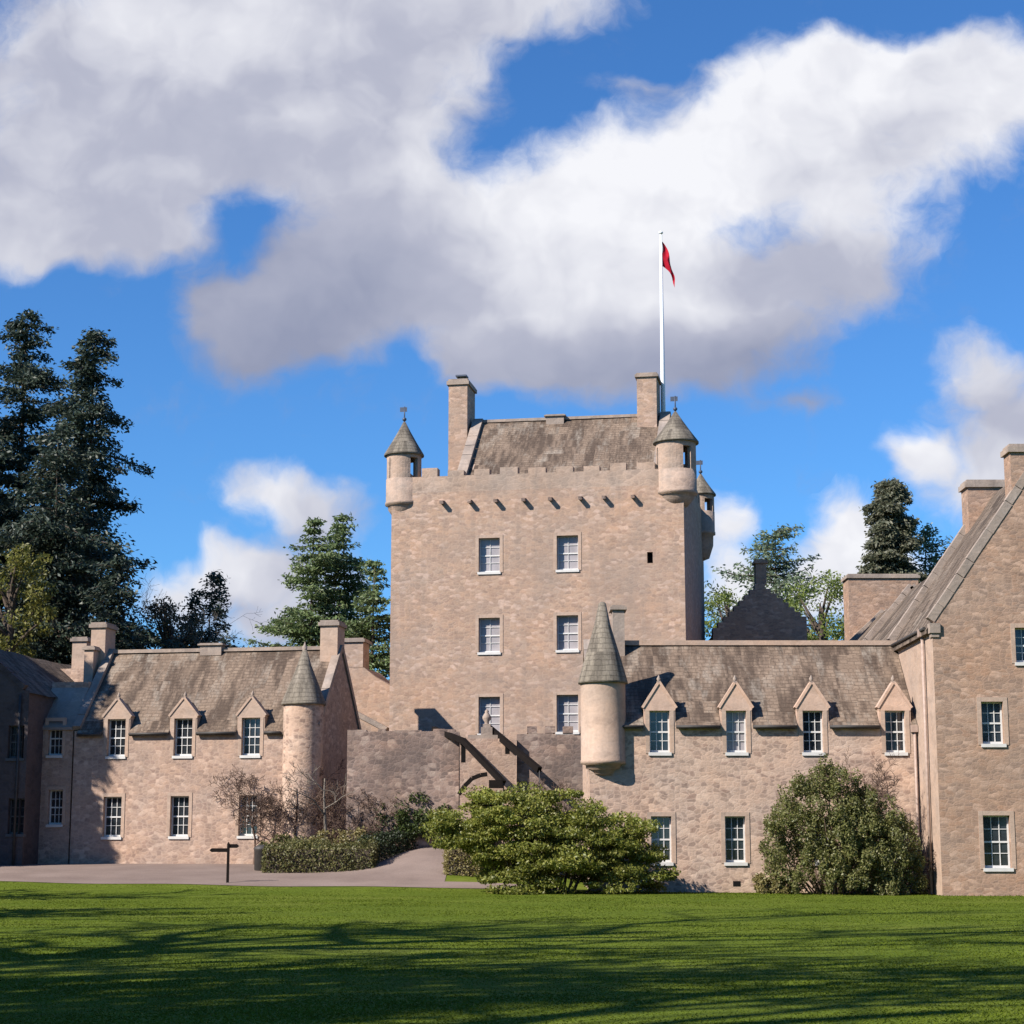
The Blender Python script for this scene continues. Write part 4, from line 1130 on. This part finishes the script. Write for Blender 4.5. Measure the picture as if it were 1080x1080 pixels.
def bare_tree(label, X, Y, H, seed, mat='greytwig', spread=.55, levels=4, trunk_r=None, kids=(7, 6, 5, 4), name='bare_tree', group=None, clear=.25, z0=None, minr=.007, base=None, cat='tree', upw=.25):
    rng = random.Random(seed); bz = gh(X, Y) if z0 is None else z0
    o = thing(name, label, cat, (X, Y, bz), 0, group)
    gt, gb = G(), G(); tr = trunk_r or H * .017
    def grow(p, d, L, r, lev):
        n = 5 if lev < 2 else 3; pts = [p]; rads = [r]; dd = d.copy()
        for i in range(n):
            j = Vector((rng.gauss(0, 1), rng.gauss(0, 1), rng.gauss(0, 1))) * (.10 if lev == 0 else .22)
            dd = (dd + j + Vector((0, 0, upw * .4 if lev else .1))).normalized()
            pts.append(pts[-1] + dd * (L / n)); rads.append(max(minr, r * (1 - (i + 1) / n * .68)))
        (gt if lev == 0 else gb).tube(pts, rads, 7 if lev == 0 else (5 if lev == 1 else 3), False)
        if lev >= levels: return
        for k in range(kids[min(lev, len(kids) - 1)]):
            t = rng.uniform(clear if lev == 0 else .25, 1.0); i = min(n - 1, int(t * n)); f = t * n - i
            q = pts[i].lerp(pts[i + 1], f); ax = (pts[i + 1] - pts[i]).normalized()
            s_ = Vector((rng.gauss(0, 1), rng.gauss(0, 1), rng.gauss(0, .7))); s_ = (s_ - ax * s_.dot(ax)).normalized()
            nd = (ax * (1 - spread) + s_ * spread * 1.2).normalized()
            grow(q, nd, L * rng.uniform(.42, .68) * (1 - .25 * t), max(minr, rads[i] * .55), lev + 1)
    grow(Vector((0, 0, -.1)), Vector((0, 0, 1)), H * .66, tr, 0)
    obj('trunk', gt, M[mat], o); obj('crown', gb, M[mat], o)
    return o

def leafy_tree(label, px, top, Y, rx, seed, mat, bot=None, name='broadleaf_tree', n=70, per=110, leaf=.22, group=None, cat='tree', lobe=.3):
    rng = np.random.default_rng(seed)
    p = at(px, top, Y); bz = gh(p.x, Y); H = p.z - bz
    zb_ = (at(px, bot, Y).z - bz) if bot else H * .35
    o = thing(name, label, cat, (p.x, Y, bz), 0, group)
    cz = (H + zb_) / 2; rz_ = (H - zb_) / 2
    cent = []
    g = G(); g.tube([(0, 0, -.2), (.1, .1, zb_ * .6), (.2, 0, cz), (.1, 0, H * .9)], [H * .02, H * .017, H * .011, .03], 7)
    def size(i):
        d = unit(rng.normal(size=(1, 3)))[0]; d *= rng.uniform(.35, 1) ** .5
        c = np.array([d[0] * rx, d[1] * rx, cz + d[2] * rz_]) * 1.0; cent.append(c)
        return c, rx * lobe * rng.uniform(.6, 1.2)
    C = lobes(rng, n, size, per, .7, .3)
    for c in cent[::3]:
        z0 = max(zb_ * .5, c[2] - rx * .9)
        g.tube([(.1, 0, z0), (c[0] * .5, c[1] * .5, (z0 + c[2]) / 2), tuple(c)], [H * .008, H * .005, .015], 4, False)
    obj('trunk', g, M['bark'], o); obj('crown', leaves('crown', C, leaf, leaf * .55, rng), M[mat], o)
    return o

FIRS = 'tall dark firs behind the left house'
conifer('tallest dark fir at the left edge, higher of the twin peaks', 28, 322, 112, 5.2, 11, 'fir', .06, .50, 1.35, .36, FIRS, gap=.25)
conifer('tall dark fir right of the tallest one, narrow with a drooping crown', 100, 337, 107, 5.3, 12, 'fir', .06, .62, 1.35, .46, FIRS, gap=.25)
conifer('dark fir cut off by the left edge of the photo', -30, 372, 109, 5.2, 13, 'fir', .08, .55, 1.1, .4, FIRS)
conifer('lower dark fir filling the gap beneath the two tall firs', 62, 455, 103, 4.6, 14, 'fir', .06, .5, 1.1, .4, FIRS)
conifer('squat dark fir between the tall firs and the chimney of the left house', 122, 585, 100, 2.8, 20, 'fir', .06, .5, 1.1, .4, FIRS)
conifer('small dark conifer standing above the ridge of the left house', 227, 596, 118, 3.0, 15, 'fir', .1, .7, .9, .25, gap=.5)
conifer('stunted dark conifer beside the small one above the left ridge', 203, 624, 119, 1.9, 25, 'fir', .1, .5, .7, .3, gap=.45)
SPR = 'green spruces left of the tower'
conifer('green spruce left of the tower, left peak of the clump', 332, 543, 104, 4.6, 16, 'fir2', .06, .72, 1.3, .22, SPR, leaf=.27, rag=.9, jit=.62, tip=.12)
conifer('green spruce left of the tower, tallest middle peak', 361, 539, 106, 4.4, 17, 'fir2', .06, .72, 1.3, .22, SPR, leaf=.27, rag=.9, jit=.62, tip=.12)
conifer('lower spruce touching the left wall of the tower', 396, 586, 102, 3.4, 18, 'fir2', .06, .7, 1.3, .25, SPR, leaf=.27, rag=.9, jit=.62, tip=.12)
conifer('loose pale pine behind the crow stepped gable', 818, 550, 126, 5.2, 19, 'pine', .35, .5, .9, .10, gap=.5, name='pine_tree')
conifer('dense columnar sequoia above the rear roofs at right', 937, 499, 120, 2.35, 21, 'sequoia', .08, .45, 2.6, .55, gap=0, blunt=.8, name='sequoia', rag=.35)
conifer('sparse bluish pine just right of the columnar sequoia', 976, 550, 122, 3.0, 22, 'pine', .2, .5, .8, .05, gap=.5, name='pine_tree')
leafy_tree('pale green spring tree behind the crow stepped gable, right of the loose pine', 862, 606, 118, 3.0, 31, 'spring', 690, n=50, per=70)
leafy_tree('pale green spring tree showing between the tower and the crow stepped gable', 768, 616, 121, 2.6, 32, 'spring', 690, n=40, per=60)
leafy_tree('yellow green tree against the dark firs at the left edge', 12, 566, 96, 2.3, 33, 'olive', 700, n=60, per=80)
leafy_tree('russet brown budding tree above the left end of the left ridge', 178, 632, 112, 2.3, 34, 'brownleaf', 690, n=45, per=60)
p = at(165, 612, 114); bare_tree('thin bare grey tree behind the left house, beside the russet one', p.x, 114, p.z - gh(p.x, 114), 41, 'greytwig', .55, 4, None, (8, 6, 5, 4))
p = at(245, 640, 113); bare_tree('thin bare grey tree behind the small dark conifer above the left ridge', p.x, 113, p.z - gh(p.x, 113), 42, 'greytwig', .55, 4, None, (8, 6, 4, 3))

# shrubs -----------------------------------------------------------------
def shrub(name, label, X, Y, prof, depth, seed, mat, n, per, leaf, flat, lobe_r, cat='shrub', twig='twig', z0=None, stems=26, layer=0, base=None):
    """prof(s) gives crown height for s in -1..1 across half-width; prof.w is the half-width in metres"""
    rng = np.random.default_rng(seed); hw, f = prof
    bz = gh(X, Y) if z0 is None else z0
    o = thing(name, label, cat, (X, Y, bz)); cent = []
    def size(i):
        while True:
            s = rng.uniform(-1, 1); t = rng.uniform(-1, 1)
            if s * s + t * t < 1: break
        hmax = f(s) * sqrt(max(.05, 1 - t * t * .75))
        z = hmax * rng.uniform(.0, 1) ** .75
        if base: z = max(z, base(s) + rng.uniform(0, .15)) if base(s) < hmax else hmax
        if layer: z = round(z / layer) * layer + rng.normal() * .2
        c = np.array([s * hw, t * depth, max(.12, z)]); cent.append(c)
        return c, lobe_r * rng.uniform(.6, 1.25)
    C = lobes(rng, n, size, per, flat, .25); C[:, 2] = np.maximum(C[:, 2], .02)
    g = G()
    for c in cent[:stems]:
        b = np.array([c[0] * .45, c[1] * .3 + .3, -.05]); m_ = (b + c) / 2 + [0, 0, .2]
        g.tube([tuple(b), tuple(m_), tuple(c * [1.03, 1.03, 1.03])], [.035, .022, .008], 4, False)
    obj('stems', g, M[twig], o); obj('foliage', leaves('foliage', C, leaf, leaf * .5, rng), M[mat], o)
    return o
def interp(pts):
    xs = [p[0] for p in pts]; ys = [p[1] for p in pts]
    return lambda s: float(np.interp(s, xs, ys))
c = at(580, 930, 65.6)
shrub('spreading_bush', 'wide bright green layered evergreen bush in front of the gateway and wing', c.x, 65.6,
      (4.05, interp([(-1, 2.3), (-.85, 2.95), (-.5, 3.5), (-.2, 3.5), (0, 3.4), (.4, 2.95), (.75, 2.3), (1, 1.3)])), 1.7, 51, 'bush', 330, 230, .125, .36, .56, layer=.62, base=interp([(-1, 2.2), (-.62, 1.9), (-.5, .4), (-.4, 0), (1, 0)]))
c = at(583, 830, 67.2)
bare_tree('fine bare olive twigs rising out of the top of the wide green bush', c.x, 67.2, 4.4, 43, 'twig', .6, 4, .05, (12, 6, 5, 3), 'twiggy_shrub', cat='shrub', minr=.008, clear=.3)
c = at(890, 940, 66)
shrub('rounded_shrub', 'tall rounded grey green shrub against the wing wall beside the tall house', c.x, 66.0,
      (2.75, interp([(-1, 1.9), (-.8, 3.4), (-.45, 4.3), (-.15, 4.55), (.15, 4.1), (.45, 3.5), (.75, 2.7), (1, 1.6)])), 1.35, 52, 'shrub', 420, 150, .105, 1.5, .25)
c = at(962, 940, 66)
bare_tree('bare brown twiggy shrub at the foot of the wall right of the rounded shrub', c.x, 66.4, 3.0, 44, 'twig', .6, 4, .04, (10, 6, 5, 3), 'twiggy_shrub', cat='shrub', minr=.007, clear=.1)
c = at(905, 800, 66.6); bare_tree('bare twigs poking from the top of the rounded grey green shrub', c.x, 66.7, 5.3, 45, 'twig', .5, 4, .04, (12, 6, 4, 3), 'twiggy_shrub', cat='shrub', minr=.007, clear=.4)
c = at(822, 940, 65.8)
shrub('low_plant', 'low pale clump of plants left of the rounded shrub at the wall foot', c.x, 66.2, (.75, interp([(-1, .5), (0, 1.0), (1, .7)])), .5, 53, 'gold', 26, 90, .12, 1.0, .2, 'plant')

def hedge(label, px0, px1, Y, depth, top, seed, mat, rz=0, length=None, name='clipped_hedge', leaf=.10, dens=620, rounded=.12):
    a = at(px0, 900, Y); b = at(px1, 900, Y); w = b.x - a.x; bz = gh((a.x + b.x) / 2, Y); h = at((px0 + px1) / 2, top, Y).z - bz
    if length: w = length; h = top; bz = gh(a.x, Y)
    o = thing(name, label, 'hedge', (a.x, Y, bz), rz); rng = np.random.default_rng(seed)
    pts = []
    for (n_, f) in ((int(w * h * dens), lambda m_: np.stack([rng.uniform(0, w, m_), rng.normal(0, .11, m_), rng.uniform(0, h, m_)], 1)),
                    (int(w * depth * dens), lambda m_: np.stack([rng.uniform(0, w, m_), rng.uniform(0, depth, m_), h + rng.normal(0, .10, m_)], 1)),
                    (int(depth * h * dens), lambda m_: np.stack([w + rng.normal(0, .05, m_), rng.uniform(0, depth, m_), rng.uniform(0, h, m_)], 1)),
                    (int(depth * h * dens), lambda m_: np.stack([rng.normal(0, .05, m_), rng.uniform(0, depth, m_), rng.uniform(0, h, m_)], 1)),
                    (int(w * h * dens * .4), lambda m_: np.stack([rng.uniform(0, w, m_), depth + rng.normal(0, .05, m_), rng.uniform(0, h, m_)], 1))):
        pts.append(f(n_))
    C = np.concatenate(pts)
    C[:, 2] += (.10 * np.sin(C[:, 0] * 2.1 + seed) + .09 * np.sin(C[:, 0] * 5.3 + C[:, 1] * 3)) * (C[:, 2] / h); C[:, 1] += .06 * np.sin(C[:, 0] * 2.9 + C[:, 2] * 3)
    t = np.clip((C[:, 2] - h * (1 - rounded)) / (h * rounded + 1e-6), 0, 1); C[:, 1] += (depth / 2 - C[:, 1]) * .25 * t ** 2
    if rz: C[:, 2] += np.array([gh(a.x + c_[0] * cos(rz) - c_[1] * sin(rz), Y + c_[0] * sin(rz) + c_[1] * cos(rz)) for c_ in C]) - bz
    g = G()
    if rz:
        for k in range(int(w * 3)): zz_ = gh(a.x + k / 3 * cos(rz), Y + k / 3 * sin(rz)) - bz; g.tube([(k / 3 + .1, depth / 2, zz_ - .1), (k / 3 + .15, depth / 2 + .1, zz_ + h - .15)], [.03, .015], 5)
    else: g.box(.1, w - .1, .12, depth - .1, 0, h - .14)
    obj('stems', g, M['bark'], o); obj('foliage', leaves('foliage', C, leaf, leaf * .6, rng), M[mat], o)
    return o
hedge('long low olive hedge edging the drive, in front of the turret', 278, 394, 75.6, 1.6, 892, 61, 'box')
hedge('shorter dark hedge bending back along the drive towards the gate', 392, 456, 76.6, 1.2, .85, 62, 'boxd', 1.17, 6.0)
c = at(355, 890, 78.6)
shrub('tawny_shrub', 'tawny yellow green loose shrub rising behind the long olive hedge', c.x, 78.6, (1.55, interp([(-1, .9), (-.5, 1.5), (0, 1.35), (.5, 1.7), (1, 1.0)])), .6, 63, 'gold', 60, 90, .11, .9, .28)
hedge('small square yellow green box hedge between the drive and the wide bush', 470, 506, 73.4, 1.1, 886, 64, 'gold')
c = at(433, 900, 81)
shrub('round_bush', 'rounded dark green bush by the drive, left of the wide bright bush', c.x, 80.6, (1.8, interp([(-1, 1.5), (-.5, 2.4), (0, 2.6), (.6, 2.4), (1, 1.5)])), 1.0, 54, 'laurel', 150, 150, .13, .8, .36)
c = at(290, 890, 78.2)
shrub('flowering_bush', 'low greenish bush left of the tawny hedge below the turret', c.x, 78.9, (.8, interp([(-1, .8), (0, 1.5), (1, 1.1)])), .6, 55, 'box', 24, 90, .12, .9, .26)
for k, (px, yy, hh, sd, lb) in enumerate(((268, 81.0, 4.6, 46, 'bare reddish shrub in front of the right hand lower window of the left house'), (312, 80.6, 5.0, 47, 'bare reddish shrub in front of the stair turret'),
                                           (352, 81.2, 5.2, 48, 'bare reddish shrub against the dark end wall of the left house'), (384, 79.7, 3.8, 49, 'bare reddish shrub at the left end of the curtain wall'))):
    c = at(px, 890, yy)
    bare_tree(lb, c.x, yy, hh, sd, 'twig', .62, 4, .06, (11, 7, 5, 3), 'bare_shrub', 'bare shrubs below the stair turret', .08, minr=.009, cat='shrub')
c = at(347, 890, 79.3)
bare_tree('small tree with a pale curved trunk before the dark end wall', c.x, 79.3, 5.6, 50, 'greytwig', .5, 3, .1, (4, 4, 3), 'bare_tree', None, .5, minr=.01)

# sign post and bin by the drive ------------------------------------------
c = at(240, 930, 71.2); bz = gh(c.x, 71.2)
sp = thing('signpost', 'dark wooden signpost with two small pointing boards at the lawn edge', 'signpost', (c.x, 71.2, bz))
g = G(); g.box(-.045, .045, -.045, .045, -.1, 1.42); g.face([(-.045, -.045, 1.42), (.045, -.045, 1.42), (0, 0, 1.50)]); g.face([(.045, -.045, 1.42), (.045, .045, 1.42), (0, 0, 1.5)]); g.face([(.045, .045, 1.42), (-.045, .045, 1.42), (0, 0, 1.5)]); g.face([(-.045, .045, 1.42), (-.045, -.045, 1.42), (0, 0, 1.5)])
obj('post', g, M['timber'], sp)
g = G(); g.extrude([(-.62, 1.12), (-.05, 1.12), (-.05, 1.26), (-.62, 1.26), (-.70, 1.19)], -.02, .02); obj('board', g, M['timber'], sp)
g = G(); g.extrude([(.05, 1.27), (.32, 1.27), (.40, 1.34), (.32, 1.41), (.05, 1.41)], -.02, .02); obj('board', g, M['timber'], sp)
c = at(276, 916, 77.0); bz = gh(c.x, 77.0)
bn = thing('litter_bin', 'dark litter bin at the left end of the long olive hedge', 'bin', (c.x, 77.0, bz))
g = G(); g.lathe([(.26, 0), (.30, .04), (.31, .78), (.33, .80), (.33, .84)], (0, 0), 16); obj('body', g, M['pipe'], bn)
g = G(); g.lathe([(.34, .845), (.34, .9), (.2, 1.0), (0, 1.03)], (0, 0), 16); obj('lid', g, M['pipe'], bn)

# trees outside the picture whose shadows fall on the lawn and the shaded house -------
def shade_at(X, Y, h):
    """where a tree must stand for its part at height h to shade the ground point (X,Y)"""
    return X + SD.x / SD.z * h, Y + SD.y / SD.z * h
LAWN = [  # shaded ground point, height of the branches that shade it, seed
 (-14, 63, 14, 71), (-8, 50, 15, 72), (-3, 24, 20, 74), (5, 30, 25, 75), (10, 37, 27, 76), (7, 21, 24, 79),
]
for k, (X, Y, h, sd) in enumerate(LAWN):
    tx, ty = shade_at(X, Y, h)
    bare_tree('bare parkland tree outside the picture to the left of the lawn', tx, ty, h * 1.3, sd, 'greytwig', .55, 3, .75, (10, 6, 5), 'bare_tree', 'parkland trees left of the lawn', .4, minr=.07)
OUT = 'evergreens outside the picture at left'
for X, Y, H, R_, sd, bl, gp, dn in ((-41, 47, 21, 4.2, 91, 0, .5, .7), (-32.5, 77.4, 21, 5.1, 94, .95, 0, 1.9), (-38.5, 73.2, 26, 5.1, 95, .95, 0, 1.9), (-25, 3, 25, 4.2, 96, 0, .5, .7)):
    conifer('dark evergreen outside the picture to the left', 0, 0, 0, R_, sd, 'fir', .05, .5, dn, .4, OUT, gap=gp, name='fir_tree', pos=(X, Y, gh(X, Y) + H), blunt=bl, leaf=.5, rag=.3 if bl else 1)

# unseen woods added behind and beside the viewer to cut skylight: one far-off mass
rng = np.random.default_rng(77)
path = [(80, 140), (75, 60), (78, 0), (70, -50), (30, -80), (-20, -85), (-70, -75), (-95, -30), (-98, 30), (-85, 90), (-75, 150)]
C = []
for (xa, ya), (xb, yb) in zip(path[:-1], path[1:]):
    L = sqrt((xb - xa) ** 2 + (yb - ya) ** 2)
    for k in range(int(L / 4.2)):
        t = (k + rng.random()) / int(L / 4.2); x = xa + (xb - xa) * t + rng.normal() * 3; y = ya + (yb - ya) * t + rng.normal() * 3
        H = rng.uniform(17, 27); R_ = rng.uniform(3.2, 5)
        d = unit(rng.normal(size=(330, 3))) * rng.uniform(.55, 1, (330, 1))
        C.append(np.array([x, y, gh(x, y) + H * .52]) + d * np.array([R_, R_, H * .5]))
C = np.concatenate(C); C = C[C[:, 2] > .2]
tag(obj('blocker_woods', leaves('blocker_woods', C, 1.7, 1.1, rng), M['boxd']), 'dark woods added round the lawn outside the picture to block skylight', 'blocker_woods', kind='stuff')

# grass blades -------------------------------------------------------------
rng = np.random.default_rng(5)
N = 330000
d = 14 + (72 - 14) * rng.random(N) ** 1.5
X = rng.uniform(-1, 1, N) * d * .31
C = np.stack([X, d, np.zeros(N)], 1)
keep = np.array([(y < (gravel_near(x) - .1 if x < .8 else 67.9)) for x, y in zip(X, d)])
C = C[keep]; n = len(C)
patch = .75 + .35 * np.sin(C[:, 0] * .8 + 1.3 * np.sin(C[:, 1] * .5)) * np.sin(C[:, 1] * .9)
hgt = .015 * patch * rng.uniform(.6, 1.5, n) * np.where((C[:, 1] > 64.4) & (C[:, 0] > .8), 1 + 2.2 * np.clip((C[:, 1] - 64.4) / .6, 0, 1) * rng.random(n), 1)
base = np.array([gh(a, b) for a, b in C[:, :2]])
ang = rng.uniform(0, 2 * pi, n); wd = .010 + .0003 * C[:, 1]
V = np.empty((n, 3, 3)); sx_ = np.cos(ang) * wd; sy_ = np.sin(ang) * wd
V[:, 0] = np.stack([C[:, 0] - sx_, C[:, 1] - sy_, base - .005], 1); V[:, 1] = np.stack([C[:, 0] + sx_, C[:, 1] + sy_, base - .005], 1)
ln = rng.normal(0, .022, (n, 2)); V[:, 2] = np.stack([C[:, 0] + ln[:, 0], C[:, 1] + ln[:, 1], base + hgt], 1)
me = np_mesh('grass', V.reshape(-1, 3), np.arange(n * 3).reshape(n, 3))
tag(obj('grass', me, M['blade']), 'short mown grass blades covering the lawn', 'grass', kind='stuff')
